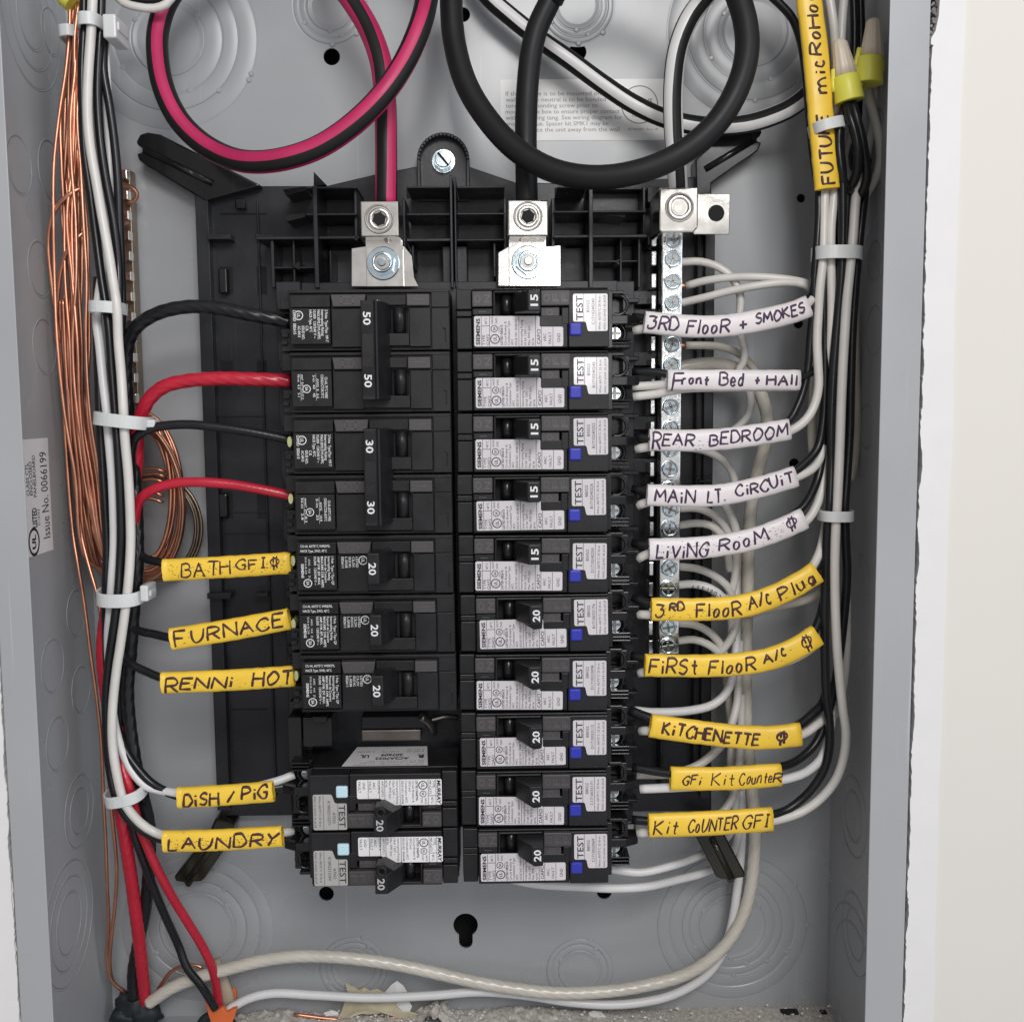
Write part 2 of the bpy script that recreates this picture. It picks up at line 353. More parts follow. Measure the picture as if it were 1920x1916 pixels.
def knockout(c, radii, name='knockout', tabs=((70, 110),)):
    m = MB()
    prof = [(radii[0]-2.6, .02, 0), (radii[0]-1.0, .30, 0)]             # stamped steps: every ring sits a little above or below its neighbour
    for i, r in enumerate(radii):
        z0 = .42 if i % 2 == 0 else .16; z1 = .16 if i % 2 == 0 else .42
        if i == len(radii)-1: z1 = .02
        prof += [(r-.55, z0, 0), (r-.28, z0-.12, 1), (r-.12, -.06, 1), (r+.12, -.06, 1), (r+.3, max(.0, z1-.08), 0), (r+.9, z1, 0)]
    prof.append((radii[-1]+1.6, -.05, 0)); K = 96; n = len(prof)
    m.add([(c[0]+r*math.cos(2*math.pi*k/K), c[1]+r*math.sin(2*math.pi*k/K), z) for k in range(K) for r, z, q_ in prof], [], 0)
    for k in range(K):
        for j in range(n-1): m.f.append((k*n+j, ((k+1) % K)*n+j, ((k+1) % K)*n+j+1, k*n+j+1)); m.m.append(prof[j+1][2] if prof[j][2] else 0); m.sm.append(True)
    m.add([(c[0]+prof[0][0]*math.cos(2*math.pi*k/K), c[1]+prof[0][0]*math.sin(2*math.pi*k/K), .025) for k in range(K)], [tuple(range(K))], 0)
    for i, r in enumerate(radii):
        for t in [math.radians(x) for x in ((38+17*i) % 360, (150+61*i) % 360, (268+23*i) % 360)]:
            m.cyl((c[0]+r*math.cos(t), c[1]+r*math.sin(t)), 1.6, -.1, .62, 10, 0, .9, True)
    m.build(name, ['paint', 'groove'], parent=box)
knockout((-134, 203), (17, 25, 32.5, 41)); knockout((137, 205), (16, 23, 31, 40))
knockout((-136.7, -226), (19, 24.5, 31.5, 38)); knockout((132, -229), (17, 21.5, 25.5, 31.5, 38))
knockout((-59.3, -248.5), (11, 14, 17)); knockout((55, -251.2), (11, 14, 17)); knockout((-59, 217), (11, 14, 17)); knockout((55, 217), (11, 14, 17))
def side_knock(px, py, radii, left=True):
    x = -W2+.5 if left else W2-.5
    q = atx(px, py, x); m = MB()
    for r in radii:
        m.torus((x, q[1], q[2]), r, .38, 48, 5, 0, sq=.5, plane='x')
        m.torus((x, q[1], q[2]), r-.7, .2, 48, 5, 1, sq=.5, plane='x')
    m.build('knockout', ['paint', 'groove'], parent=box)
for px, py, r in ((99, 1248, (12,)), (143, 1149, (11,)), (152, 1292, (11,)), (108, 1394, (12,)), (149, 1520, (11, 17)), (130, 1730, (14, 21, 28)), (36, 310, (12,)), (95, 320, (13,)), (75, 505, (12,)), (84, 650, (12,)), (150, 850, (11,)), (58, 30, (14, 22, 30)), (95, 60, (10,))):
    side_knock(px, py, r)
for px, py, r in ((1640, 490, (9,)), (1640, 620, (11,)), (1600, 1530, (12, 19)), (1603, 1750, (12, 19)), (1600, 1850, (30, 38)), (1625, 800, (10,)), (1645, 250, (10,))):
    side_knock(px, py, r, False)
# stickers on the box
q0 = at(938, 150, 0); q1 = at(1262, 263, 0); st = MB()
st.prism([(q0[0], q1[1]), (q1[0], q1[1]), (q1[0], q0[1]), (q0[0], q0[1])], 0.02, .25)
sk = st.build('instruction_sticker', ['wbright'], parent=box)
tx = MB()
for i, ln in enumerate(('If the service is to be mounted on a', 'wall and the neutral is to be bonded', 'torque the bonding screw prior to', 'mounting the box to ensure proper contact', 'with mounting tang. See wiring diagram for', 'proper torque. Spacer kit SMK1 may be', 'used to space the unit away from the wall')):
    o = at(948, 180+i*11.3, .3); tx.text(ln, (o[0], o[1], .3), (1, 0, 0), (0, 1, 0), 1.95, len(ln)*1.30)
c = pc(1199, 197); tx.ring(c, 8.2, 8.7, .31, 40); tx.text('SIEMENS', (c[0], c[1]+.5, .3), (1, 0, 0), (0, 1, 0), 2.2, 12, .02, align='C')
tx.text('LR 9406', (c[0], c[1]-5.6, .3), (1, 0, 0), (0, 1, 0), 1.2, 7, align='C')
o = at(1178, 245, .3); tx.text('8740081 Rev A', (o[0], o[1], .3), (1, 0, 0), (0, 1, 0), 1.1, 14)
tx.build('printing', ['faint'], parent=sk)
X = -W2+.5
cs = [atx(*p_, X) for p_ in ((42, 822), (90, 823), (98, 1037), (50, 1040))]
h0 = (cs[0][2]+cs[3][2])/2; h1 = (cs[1][2]+cs[2][2])/2; va = (cs[0][1]+cs[1][1])/2; vb = (cs[2][1]+cs[3][1])/2
st = MB(); st.box(X+.02, X+.2, vb, va, h1, h0); sk = st.build('listing_sticker', ['bsticker'], parent=box)
tx = MB(); Hs = h0-h1; R_, U_ = (0, 1, 0), (0, 0, 1); xx = X+.26
def sl_(t, hv, v, cap, ln, b=0): tx.text(t, (xx, v, h1+Hs*hv), R_, U_, cap, ln, b)
Lv = va-vb
sl_('CLASS CTL', .83, vb+Lv*.52, Hs*.11, Lv*.28, .01); sl_('ENCLOSED', .70, vb+Lv*.52, Hs*.11, Lv*.29, .01); sl_('PANELBOARD', .56, vb+Lv*.5, Hs*.11, Lv*.36, .01)
sl_('LISTED', .60, vb+Lv*.24, Hs*.17, Lv*.17, .03); sl_('E116763', .48, vb+Lv*.25, Hs*.09, Lv*.14); sl_('Issue No. 0066199', .10, vb+Lv*.12, Hs*.28, Lv*.76)
for k in range(40):
    t0, t1 = 2*math.pi*k/40, 2*math.pi*(k+1)/40; cv_, ch_ = vb+Lv*.12, h1+Hs*.75
    tx.add([(xx, cv_+r*math.sin(t), ch_+.9*r*math.cos(t)) for r, t in ((Hs*.19, t0), (Hs*.24, t0), (Hs*.24, t1), (Hs*.19, t1))], [(0, 1, 2, 3)])
tx.text('UL', (xx, vb+Lv*.12-Hs*.12, h1+Hs*.68), R_, U_, Hs*.14, Hs*.24, .04)
tx.build('printing', ['print'], parent=sk)

# ------------------------------------------------------------------ the black plastic base with its lugs
ch = thing('breaker_chassis', 'black plastic breaker chassis with four splayed arms screwed to the back of the box', 'breaker chassis', (0, -165, 0))
def pp(L, h): return [tuple(at(x, y, h)[:2]) for x, y in L]
b = MB()
b.prism(pp([(386, 345), (405, 335), (470, 345), (490, 349), (612, 349), (700, 328), (783, 312), (878, 312), (965, 342), (1100, 345), (1332, 330), (1334, 900), (1334, 1520), (415, 1530)], 7), 1, 7)
b.build('base_plate', ['chassis'], parent=ch, bevel=.5)
b = MB()
t = at(831, 300, 12); rr = mm(48, 12)
b.prism([(t[0]-rr, t[1]-18)]+[(t[0]+rr*math.cos(x), t[1]+rr*math.sin(x)) for x in [math.pi-math.pi*i/20 for i in range(21)]]+[(t[0]+rr, t[1]-18)], 2, 8)
for i in range(20):
    x0, x1 = math.pi-math.pi*i/20, math.pi-math.pi*(i+1)/20
    b.prism([(t[0]+r*math.cos(x), t[1]+r*math.sin(x)) for r, x in ((rr-1.6, x0), (rr, x0), (rr, x1), (rr-1.6, x1))], 7, 13)
for s_ in (-1, 1): b.box(t[0]+s_*rr-(1.6 if s_ > 0 else 0), t[0]+s_*rr+(1.6 if s_ < 0 else 0), t[1]-16, t[1], 7, 13)
tabo = b.build('mounting_tab', ['chassis'], parent=ch, bevel=.4)
b = MB(); b.cyl((t[0], t[1]), 5.3, 8, 9.2, 32); b.cyl((t[0], t[1]), 4.6, 9, 13, 6, rot=.4); b.cyl((t[0], t[1]), 3.7, 13, 13.8, 24, 0, 3.4)
sc_ = b.build('mounting_screw', ['zinc'], parent=ch, bevel=.25)
b = MB(); d_ = Vector((.64, -.77)); n_ = Vector((.77, .64))
b.prism([tuple(Vector((t[0], t[1]))+d_*i*3.6+n_*j*.5) for i, j in ((-1, -1), (1, -1), (1, 1), (-1, 1))], 13.5, 13.9); b.build('slot', ['dark'], parent=sc_)
# raised spine under the breakers
b = MB()
for x0, x1, hh in ((-80.5, -70, 37), (-70, 70, 33), (70, 78, 30)): b.box(x0, x1, -162, 88, 5, hh)
for i in range(10):                                                   # small steps and hooks along the spine's edge
    v = 82-25.4*i
    for dx, dv, dw, dh, hh in ((-79, -3, 5, 3.5, 42), (-78, -9, 4, 2.2, 44), (-78.5, -14, 4.5, 3, 43), (-77, -19, 3.4, 2.2, 46)):
        b.box(dx, dx+dw, v+dv-dh, v+dv, 36, hh)
    b.box(70, 79.5, v-4, v-2.2, 28, 36); b.box(72, 80, v-15, v-13.4, 28, 34)
b.build('spine', ['chassis'], parent=ch, bevel=.35)
# channels along both sides
b = MB()
for px0, px1, py0, py1, h0, h1_ in ((386, 410, 362, 1525, 7, 12.6), (1318, 1336, 380, 1515, 7, 12), (1304, 1308, 380, 1500, 7, 15), (1240, 1246, 460, 1500, 7, 18)):
    q = at(px0, 940, h1_); r = at(px1, 940, h1_); b.box(q[0], r[0], at(0, py1, h1_)[1], at(0, py0, h1_)[1], h0, h1_)
b.box(at(497, 900, 8)[0], at(501, 900, 8)[0], -155, 128, 6, 9)
b.parts('side_channel', ['chassis'], ch, bevel=.4)
b = MB()
for y in (438, 1112): 
    b.pbox(388, y, 432, y+11, 7, 16); b.pbox(478, y, 502, y+7, 7, 14)
for y in (400, 780, 960, 1000, 1330): b.pbox(412, y, 500, y+1.5, 7, 7.8)
for y in (375, 430, 700, 900): 
    b.pbox(1310, y, 1334, y+5, 7, 14)
for y0 in (545, 580, 660, 700, 780, 860): b.pbox(1180, y0, 1232, y0+26, 8, 24 if y0 % 40 else 20)
b.parts('rib', ['chassis'], ch, bevel=.3)
b = MB()
for y0, y1 in ((500, 552), (676, 716), (922, 972)):
    b.pbox(414, y0, 436, y1, 7.05, 7.25); b.pbox(482, y0, 500, y1, 7.05, 7.25)
for x0, y0, x1, y1 in ((596, 352, 668, 372), (596, 404, 668, 424), (600, 450, 664, 470), (762, 353, 846, 372), (762, 404, 846, 416), (1040, 352, 1104, 372), (1040, 398, 1100, 414), (1060, 452, 1098, 466), (600, 450, 618, 540)):
    b.pbox(x0, y0, x1, y1, 7.05, 7.3)  # near-black patches below and beside the ribs
b.parts('slot_and_dark_patch', ['dark'], ch)
b = MB()
for y0, y1 in ((502, 550), (926, 970)): b.pbox(409, y0, 426, y1, 7, 12)
b.pbox(440, 372, 460, 392, 7, 11)
b.parts('clip', ['gloss'], ch, bevel=.8, seg=3)
# ribbed top end
b = MB(); H1 = 34
for x0, y0, x1, y1, hh in ((588, 348, 596, 540, 36), (573, 350, 669, 354, H1), (573, 400, 669, 404, H1), (479, 443, 674, 449, H1-4), (497, 440, 512, 445, 22), (508, 450, 514, 540, H1-6), (549, 450, 553, 540, H1-8), (511, 500, 594, 504, H1-7), (618, 470, 622, 540, 26),
                           (762, 349, 846, 353, H1), (762, 400, 846, 404, H1), (762, 447, 846, 453, H1), (844, 328, 849, 540, 37), (852, 332, 856, 540, 35), (772, 460, 776, 500, 30), (856, 349, 946, 353, H1), (856, 399, 946, 403, H1), (856, 448, 946, 452, H1), (925, 455, 930, 520, 30), (830, 462, 845, 540, 26), (857, 462, 876, 540, 26),
                           (1104, 352, 1112, 540, 36), (1038, 395, 1212, 399, H1), (1038, 440, 1214, 446, H1), (1162, 450, 1166, 540, H1-6), (1196, 446, 1201, 540, H1-6), (1112, 488, 1200, 492, H1-7), (1045, 350, 1100, 353, H1), (1205, 350, 1210, 450, 24), (1214, 350, 1236, 380, 20), (1214, 440, 1236, 460, 26), (1100, 352, 1210, 356, 16),
                           (664, 354, 670, 452, 30), (755, 372, 760, 470, 30), (944, 372, 950, 470, 30), (1034, 372, 1040, 470, 30)):
    b.pbox(x0, y0, x1, y1, 6, hh)
b.parts('rib', ['chassis'], ch, bevel=.35)
b = MB()                                                              # rib shadows built as black wedges, further rib spikes, and the fin tip
for L, h0, h1_ in ((((530, 355), (573, 349), (573, 357), (536, 367)), 7, 26), (((531, 404), (573, 399), (573, 407), (537, 416)), 7, 26), (((588, 322), (612, 347), (588, 350)), 7, 30), (((1128, 400), (1175, 397), (1172, 408), (1130, 404)), 7, 28), (((546, 499), (562, 490), (562, 507)), 7, 28), (((1150, 490), (1164, 484), (1164, 500)), 7, 26)):
    b.prism(pp(L, h1_), h0, h1_)
b.parts('rib_spike_and_shadow', ['gloss'], ch, bevel=.2)
def arm(L, m_, groove, hh=11, hl=1):
    b = MB(); b.prism(pp(L, hh), hl, hh); o = b.build('arm', [m_], parent=ch, bevel=1.6, seg=3)
    b = MB(); g0, g1 = at(*groove[0], hh), at(*groove[1], hh); g0[2] = g1[2] = hh+.1
    b.tube([g0, g0.lerp(g1, .5), g1], 1.5, 8, flat=.5); b.build('arm_ridge', [m_], parent=ch)
arm([(276, 248), (262, 252), (255, 266), (258, 273), (266, 276), (266, 286), (256, 288), (260, 300), (275, 312), (385, 378), (478, 352), (490, 348), (300, 252)], 'gloss', ((270, 281), (400, 345)), 13)
arm([(1391, 228), (1408, 226), (1422, 236), (1429, 248), (1424, 257), (1419, 258), (1420, 266), (1428, 267), (1422, 282), (1408, 293), (1383, 309), (1334, 344), (1334, 372), (1306, 376), (1304, 300), (1326, 280), (1358, 249)], 'gloss', ((1412, 264), (1322, 318)), 13)
arm([(403, 1534), (392, 1560), (325, 1645), (330, 1653), (345, 1655), (348, 1664), (357, 1664), (360, 1654), (376, 1653), (383, 1648), (417, 1598), (432, 1578), (440, 1545)], 'smoke', ((352, 1650), (418, 1560)), 13)
arm([(1303, 1566), (1343, 1644), (1352, 1648), (1362, 1648), (1367, 1656), (1374, 1656), (1380, 1647), (1396, 1645), (1398, 1638), (1358, 1563)], 'smoke', ((1372, 1646), (1334, 1570)), 34, 25)

def lug(px0, py0, px1, py1, cpx, cpy, h0, h1_, rp, name='main_lug'):
    b = MB(); b.pbox(px0, py0, px1, py1, h0, h1_); o = b.build(name, ['lug'], parent=ch, bevel=.7, seg=3)
    q = at(cpx, cpy, h1_); c = (q[0], q[1]); s_ = MB()
    s_.torus((c[0], c[1], h1_+.05), mm(rp, h1_), .45, 40, 6, 1); s_.cyl(c, mm(rp*.86, h1_), h1_-.5, h1_+.12, 36, 1)
    s_.torus((c[0], c[1], h1_+.3), mm(rp*.66, h1_), .8, 40, 8, 0, sq=.6)
    s_.cyl(c, mm(rp*.52, h1_), h1_-.2, h1_+.2, 6, 2, rot=.3)
    so = s_.build('set_screw', ['lug', 'lugdark', 'dark'], parent=o)
lug(676, 377, 748, 444, 711, 411, 36, 56, 25); lug(952, 375, 1028, 443, 990, 406, 36, 56, 25)
def busend(L, c, hh, strip):
    b = MB(); b.prism(pp(L, hh), hh-3, hh); b.pbox(*strip, hh-1, hh+1.4); o = b.build('bus_plate', ['lug'], parent=ch, bevel=.3)
    q = at(*c, hh+2); c = (q[0], q[1]); s_ = MB()
    s_.cyl(c, 7.2, hh+1.4, hh+2.2, 40, 0, 6.8); s_.cyl(c, 5.7, hh+2.2, hh+5.5, 6, 0, 5.5, rot=.35); s_.torus((c[0], c[1], hh+5.5), 3.8, .7, 30, 6); s_.cyl(c, 3.0, hh+4, hh+6.2, 20, 1, 2.9)
    s_.cyl(c, 1.9, hh+6, hh+7.2, 20, 0, 1.5)
    s_.build('hex_nut', ['zinc', 'lugdark'], parent=o, bevel=.25)
    t_ = MB()
    for k in range(12):
        x, y = c[0]-4+k*.75, c[1]+10+random.uniform(-1, 2.5); t_.cyl((x, y), .55, hh+.5, hh+random.uniform(3, 6), 6)
    t_.build('strand_end', ['lugdark'], parent=o)
busend([(659, 466), (686, 462), (758, 462), (772, 480), (776, 520), (785, 538), (659, 538)], (718, 494), 44, (686, 450, 756, 538))
busend([(934, 474), (954, 462), (1024, 462), (1051, 460), (1051, 537), (934, 537)], (990, 492), 44, (954, 448, 1024, 537))
# silver bus stab seen in the empty slot, and its carrier
b = MB(); b.pbox(677, 1343, 800, 1366, 30, 42, 0); b.pbox(677, 1368, 790, 1389, 30, 38, 1)
b.parts('bus_stab', ['chassis', 'bus'], ch, bevel=.6)
b = MB(); b.tube(spline([at(789, 1343, 50), at(799, 1349, 48), at(810, 1360, 45), at(814, 1372, 38)], 1), 1.7, 10); b.tube(spline([at(806, 1350, 45), at(836, 1343, 44), at(858, 1345, 42)], 1), 1.3, 8)
b.parts('bus_hook', ['lugdark'], ch)
b = MB(); b.pbox(568, 1345, 622, 1400, 30, 52); b.pbox(540, 1345, 566, 1440, 30, 50); b.pbox(585, 1343, 612, 1356, 50, 56); b.pbox(622, 1345, 676, 1440, 20, 30)
b.parts('slot_divider', ['gloss'], ch, bevel=.5)
# ------------------------------------------------------------------ breakers
ZT, PIT = 81.29, 25.4
def slotv(i): return ZT-PIT*i
class BB(MB):                         # u to the outside, w down from the breaker's top edge
    sg = 1
    def b(s, u0, u1, w0, w1, h0, h1, mi=0): s.box(s.sg*u0, s.sg*u1, -w1, -w0, h0, h1, mi)
UPV, LFT = (0, 1, 0), (-1, 0, 0)
def vt(mb, t, u, w, cap, length=None, bold=0, h=0, mi=0, align='L', shear=0):       # text running upwards, tops of letters to the inside
    mb.text(t, (u, -w, h), UPV, LFT, cap, length, bold, mi, align, shear)
def dt(mb, t, x, w, cap, length=None, bold=0, h=0, mi=0, align='L'):                # text running downwards
    mb.text(t, (x, -w, h), (0, -1, 0), (1, 0, 0), cap, length, bold, mi, align)
def ht(mb, t, x, w, cap, length=None, bold=0, h=0, mi=0): mb.text(t, (x, -w, h), (1, 0, 0), (0, 1, 0), cap, length, bold, mi)
def rounded(poly, r, n=4):
    out = []; L = len(poly)
    for i in range(L):
        p0, p1, p2 = Vector(poly[i-1]), Vector(poly[i]), Vector(poly[(i+1) % L])
        a_ = p1+(p0-p1).normalized()*r; c_ = p1+(p2-p1).normalized()*r
        for k in range(n+1):
            t = k/n; out.append(tuple(a_*(1-t)**2+p1*2*t*(1-t)+c_*t*t))
    return out
def logo(mb, c, r, h, s, mi=0, rot='v'):
    mb.ring(c, r*.8, r, h, 28, mi)
    if rot == 'v': mb.text(s, (c[0]+r*.34, c[1], h), UPV, LFT, r*.68, r*.95, .02, mi, 'C')
    else: mb.text(s, (c[0]-r*.34, c[1], h), (0, -1, 0), (1, 0, 0), r*.68, r*.95, .02, mi, 'C')

def afci_proto(brandline):
    t = thing('circuit_breaker', 'x', 'circuit breaker'); m = BB()
    m.b(0, 63, .3, 25.1, 38, 63.5)
    for w0, w1, hh in ((.5, 8.8, 70), (9.2, 11.6, 69.5), (12, 24.8, 69)): m.b(0.3, 6.7, w0, w1, 63, hh)
    m.b(7, 62.7, .5, 1.3, 63, 71.2); m.b(7, 15.2, 8.4, 11.2, 63, 71)
    m.b(7, 46, 11.6, 24.7, 63, 71.4); m.b(15.9, 34.6, 1.5, 2.4, 63, 72); m.b(15.4, 16.3, 1.5, 11.4, 63, 71.6)
    m.b(46.2, 62.9, 1.5, 24.7, 63, 72); m.b(35, 46, 12.7, 15.6, 63, 68); m.b(35, 37, 12.9, 15.4, 63, 70.6); m.b(41, 43.2, 12.9, 15.4, 63, 70.6)
    m.b(43.4, 47, 8.4, 15.4, 63, 71.5)
    body = m.build('body', ['black'], parent=t, bevel=.45)
    m = BB(); m.b(6.9, 15.1, 1.6, 7.9, 63, 72.6); m.b(35, 46.9, 1.6, 7.8, 63, 73); m.b(35, 42.6, 8.3, 12.5, 63, 71.3)
    m.parts('marking_plate', ['plate'], t, bevel=.4)
    m = BB()
    for s_, u, hh in (('O', 10.4, 72.66), ('N', 14.4, 72.66), ('O', 38.6, 73.06), ('F', 42.3, 73.06), ('F', 45.9, 73.06)): vt(m, s_, u, 6.4, 2.6, 3.3, .015, hh)
    m.ring((38.6, -10.4), .9, 1.3, 71.36); m.b(9.5, 12.6, 9.7, 10.0, 71, 71.15)
    m.parts('embossed_marking', ['emboss'], t)
    m = BB(); m.b(16.4, 28.6, 2.5, 11.2, 63.3, 63.7); m.build('handle_slot', ['dark'], parent=t)
    m = BB(); m.tube([(21, -10.9, 67.5), (21, -7, 67.5), (21, -2.6, 67.5)], 2.3, 18); m.build('handle_hub', ['gloss'], parent=t)
    m = BB(); m.b(46.6, 51.6, 14.9, 20, 71, 73.2); m.build('test_button', ['blue' if brandline == 'a' else 'pale'], parent=t, bevel=.7, seg=3)
    # terminal end
    m = BB(); m.b(63, 70.5, .8, 2.2, 36, 60); m.b(63, 72, 2.2, 10.6, 36, 48); m.b(70.2, 73, 2.2, 10.6, 36, 57); m.b(63, 65.2, 1, 24.8, 36, 64)
    m.uprism([(64, 47), (77.8, 47), (77.8, 55), (72, 58.5), (64, 58.5)], -14.6, -10.8); m.b(63, 73.5, 21.5, 24.6, 36, 52); m.b(63, 70, 14.6, 21.5, 36, 46)
    for w in (20.6, 22.2, 23.8): m.b(66, 74.2, w, w+.7, 44, 55)
    m.torus((68, -6.5, 56.5), 4.2, 1.0, 28, 8, a0=-1.9, a1=1.9); m.torus((67.5, -18, 49), 4.6, 1.1, 28, 8, a0=-2.2, a1=2.2)
    m.build('terminal_block', ['gloss'], parent=t, bevel=.5)
    m = BB(); m.cyl((67.6, -17.9), 2.9, 46, 50.5, 20, 0, 2.6); m.box(66.9, 68.3, -20.4, -15.4, 50.45, 50.6, 1); m.box(65.2, 70, -18.5, -17.3, 50.4, 50.65, 1)
    m.build('terminal_screw', ['zinc', 'lugdark'], parent=t, bevel=.25)
    # rating label
    hl = 71.6
    m = BB()
    if brandline == 'a': poly = [(7.9, -11.3), (34.7, -11.3), (34.7, -15.7), (44.4, -15.7), (44.4, -23.6), (7.9, -23.6)]
    else: poly = [(6.6, -10.9), (32.4, -10.9), (32.4, -13.9), (42.8, -13.9), (42.8, -22.2), (6.6, -22.2)]
    m.prism(rounded(poly, .8), 71.2, hl); lab = m.build('rating_label', ['sticker' if brandline == 'a' else 'bsticker'], parent=t)
    m = BB(); h = hl+.05; L = -1 if brandline == 'a' else 0
    def ln(u, w0, w1): m.b(u-.09, u+.09, w0, w1, hl, h)
    if brandline == 'a':
        wb, we = 23.1, 11.8
        vt(m, 'SIEMENS', 10.2, 23, 1.5, 10.8, .035, h)
        for u in (10.8, 14.2, 26.2, 33.0, 35.4): ln(u, 11.4 if u < 35 else 15.8, 23.5)
        ln(40.2, 15.8, 23.5); m.b(10.8, 14.2, 15.2, 15.4, hl, h)
        vt(m, 'TYPE', 12.3, 23.1, 1.15, 4.2, 0, h); vt(m, 'QAF2', 14.0, 23.1, 1.15, 4.4, 0, h); vt(m, '40°C', 13.2, 14.7, 1.0, 2.8, 0, h)
        logo(m, (16.4, -20.6), 2.0, h, 'UL'); logo(m, (16.1, -16.4), 1.45, h, 'SA')
        vt(m, 'HACR', 15.7, 14.4, .85, 2.8, 0, h); vt(m, 'SWD', 17.4, 14.4, .85, 2.4, 0, h); vt(m, 'LR47590', 18.4, 17.9, .55, 2.4, 0, h)
        for u, s_, n_ in ((19.6, 'LISTED E82615', 8.2), (21.1, 'Circuit Breaker &', 9.6), (22.5, 'Combination Type', 9.8), (23.9, 'AFCI', 2.3), (25.5, 'ISSUE NO. 0048192', 10.6), (27.7, 'Interrupting Rating', 10.2), (29.3, '10 kA 120V ~', 7.6), (30.8, 'Max. RMS Sym.', 8.0), (32.4, '60 Hz', 2.8)):
            vt(m, s_, u, 23.1, .95, n_, .02 if 'LISTED' in s_ else 0, h)
        vt(m, 'CAFCI', 35.0, 22.8, 1.35, 6.0, .01, h); vt(m, 'ARC', 37.4, 21.6, 1.15, 3.2, 0, h); vt(m, 'FAULT', 39.5, 22.6, 1.15, 4.8, 0, h); vt(m, 'GND', 43.2, 22, 1.3, 3.7, 0, h)
    else:
        vt(m, 'MURRAY', 8.6, 21.8, 1.5, 10.4, .035, h, shear=.2)
        for u in (9.1, 12.4, 24.4, 30.9): ln(u, 10.9, 22.1)
        for u in (33.2, 38.0): ln(u, 14, 22.1)
        m.b(9.1, 12.4, 14.9, 15.1, hl, h)
        vt(m, 'TYPE', 10.5, 21.7, 1.1, 3.2, 0, h); vt(m, 'MP-GAT2', 12.1, 21.7, 1.1, 6, 0, h); vt(m, '40°C', 11.2, 14.4, 1.0, 2.8, 0, h)
        logo(m, (14.6, -19.6), 1.95, h, 'UL'); logo(m, (14.6, -15.8), 1.45, h, 'SA'); vt(m, 'HACR', 13.9, 14, .85, 2.7, 0, h); vt(m, 'SWD', 15.6, 14, .85, 2.3, 0, h)
        for u, s_, n_ in ((17.7, 'LISTED E468796', 8.8), (19.2, 'Circuit Breaker &', 9.6), (20.7, 'GFCI and', 4.8), (22.2, 'Combination AFCI', 9.6), (23.8, 'ISSUE NO. 0065948', 10.2), (26.0, 'Interrupting Rating', 10), (27.6, '10kA 120V ~', 7.6), (29.1, 'Max. RMS Sym.', 8.0), (30.6, '60 Hz', 2.8), (32.3, 'AFCI/GFCI', 6.9), (33.9, 'CLASS A', 5.4)):
            vt(m, s_, u, 21.7, .95, n_, .02 if 'LISTED' in s_ else 0, h)
        vt(m, 'ARC', 36.0, 21.2, 1.1, 3.2, 0, h); vt(m, 'FAULT', 37.7, 21.4, 1.1, 4.8, 0, h); vt(m, 'GND', 40.3, 21.2, 1.1, 3.3, 0, h); vt(m, 'FAULT', 42.2, 21.4, 1.1, 4.8, 0, h)
    m.build('printing', ['print'], parent=lab)
    return t
def afci_unique(t, amp, code, serial, brandline):
    o = ORG[t.name]; m = BB()
    if amp == '15': m.uprism([(22.6, 64), (24.6, 76), (29.2, 84), (34.4, 84), (34.8, 71), (34.2, 64)], -11, -2.6)
    else:
        m.uprism([(22.6, 64), (24.0, 75), (29.2, 84), (34.4, 84), (34.8, 71), (34.2, 64)], -11, -2.6)
        m.prism([(26.5, -10.9), (31, -13.6), (34.4, -13.2), (34.4, -10.5)], 70, 80)
    if brandline != 'a': m.torus((31.6, -12.4, 83.4), 1.6, .6, 24, 8)
    hd = m.build('handle', ['black'], parent=t, bevel=.6, seg=3); m = BB()
    vt(m, amp, 33.3, 8.9 if amp == '15' else 9.4, 2.9, 4.6 if amp == '15' else 5.0, .025, 84.05); m.build('number', ['wprint' if brandline == 'a' else 'gprint'], parent=hd)
    m = BB()
    if brandline == 'a': P = [(48.2, -3.2), (62.4, -3.2), (62.4, -18.3), (54.2, -18.3), (53.4, -14.4), (48.2, -14.4)]; us = (52.6, 57.6)
    else: P = [(47.2, -.6+-.4), (61.6, -.6-.4), (61.6, -16.6), (53.6, -16.6), (52.2, -12.6), (47.2, -12.6)]; us = (51.0, 57.2)
    ox, oy = random.uniform(-.35, .35), random.uniform(-.35, .35)
    m.prism(rounded(P, .8), 71.8, 72.2); st = m.build('test_sticker', ['tsticker' if brandline == 'a' else 'gsticker'], parent=t); m = BB(); h = 72.25
    d0 = 0 if brandline == 'a' else -1.9
    vt(m, 'TEST', us[0]-.4, 13.9+d0, 2.7, 10.0, .01, h)
    for u in us: m.b(u-.08, u+.08, 3.3+d0*1.2, (14.3 if u == us[0] else 18.2)+d0, 72.2, h)
    a_ = us[0]+2.3
    vt(m, code, a_, 10.6+d0, 1.2, 4.8, 0, h); vt(m, serial, a_+2.1, 15.6+d0, 1.2, 10.4, 0, h)
    vt(m, 'Wire: 60/75°C 25 lb-in', us[1]+1.9, 17.9+d0, .95, 13.6, 0, h); vt(m, 'AWG: CU #14-8 / AL #12-8', us[1]+4.0, 17.9+d0, .95, 13.9, 0, h)
    m.build('printing', ['print'], parent=st); st.location = (ox*S, 0, oy*S); st.rotation_euler = (0, math.radians(random.uniform(-.7, .7)), 0)
XR, XL = -.9, -3.1
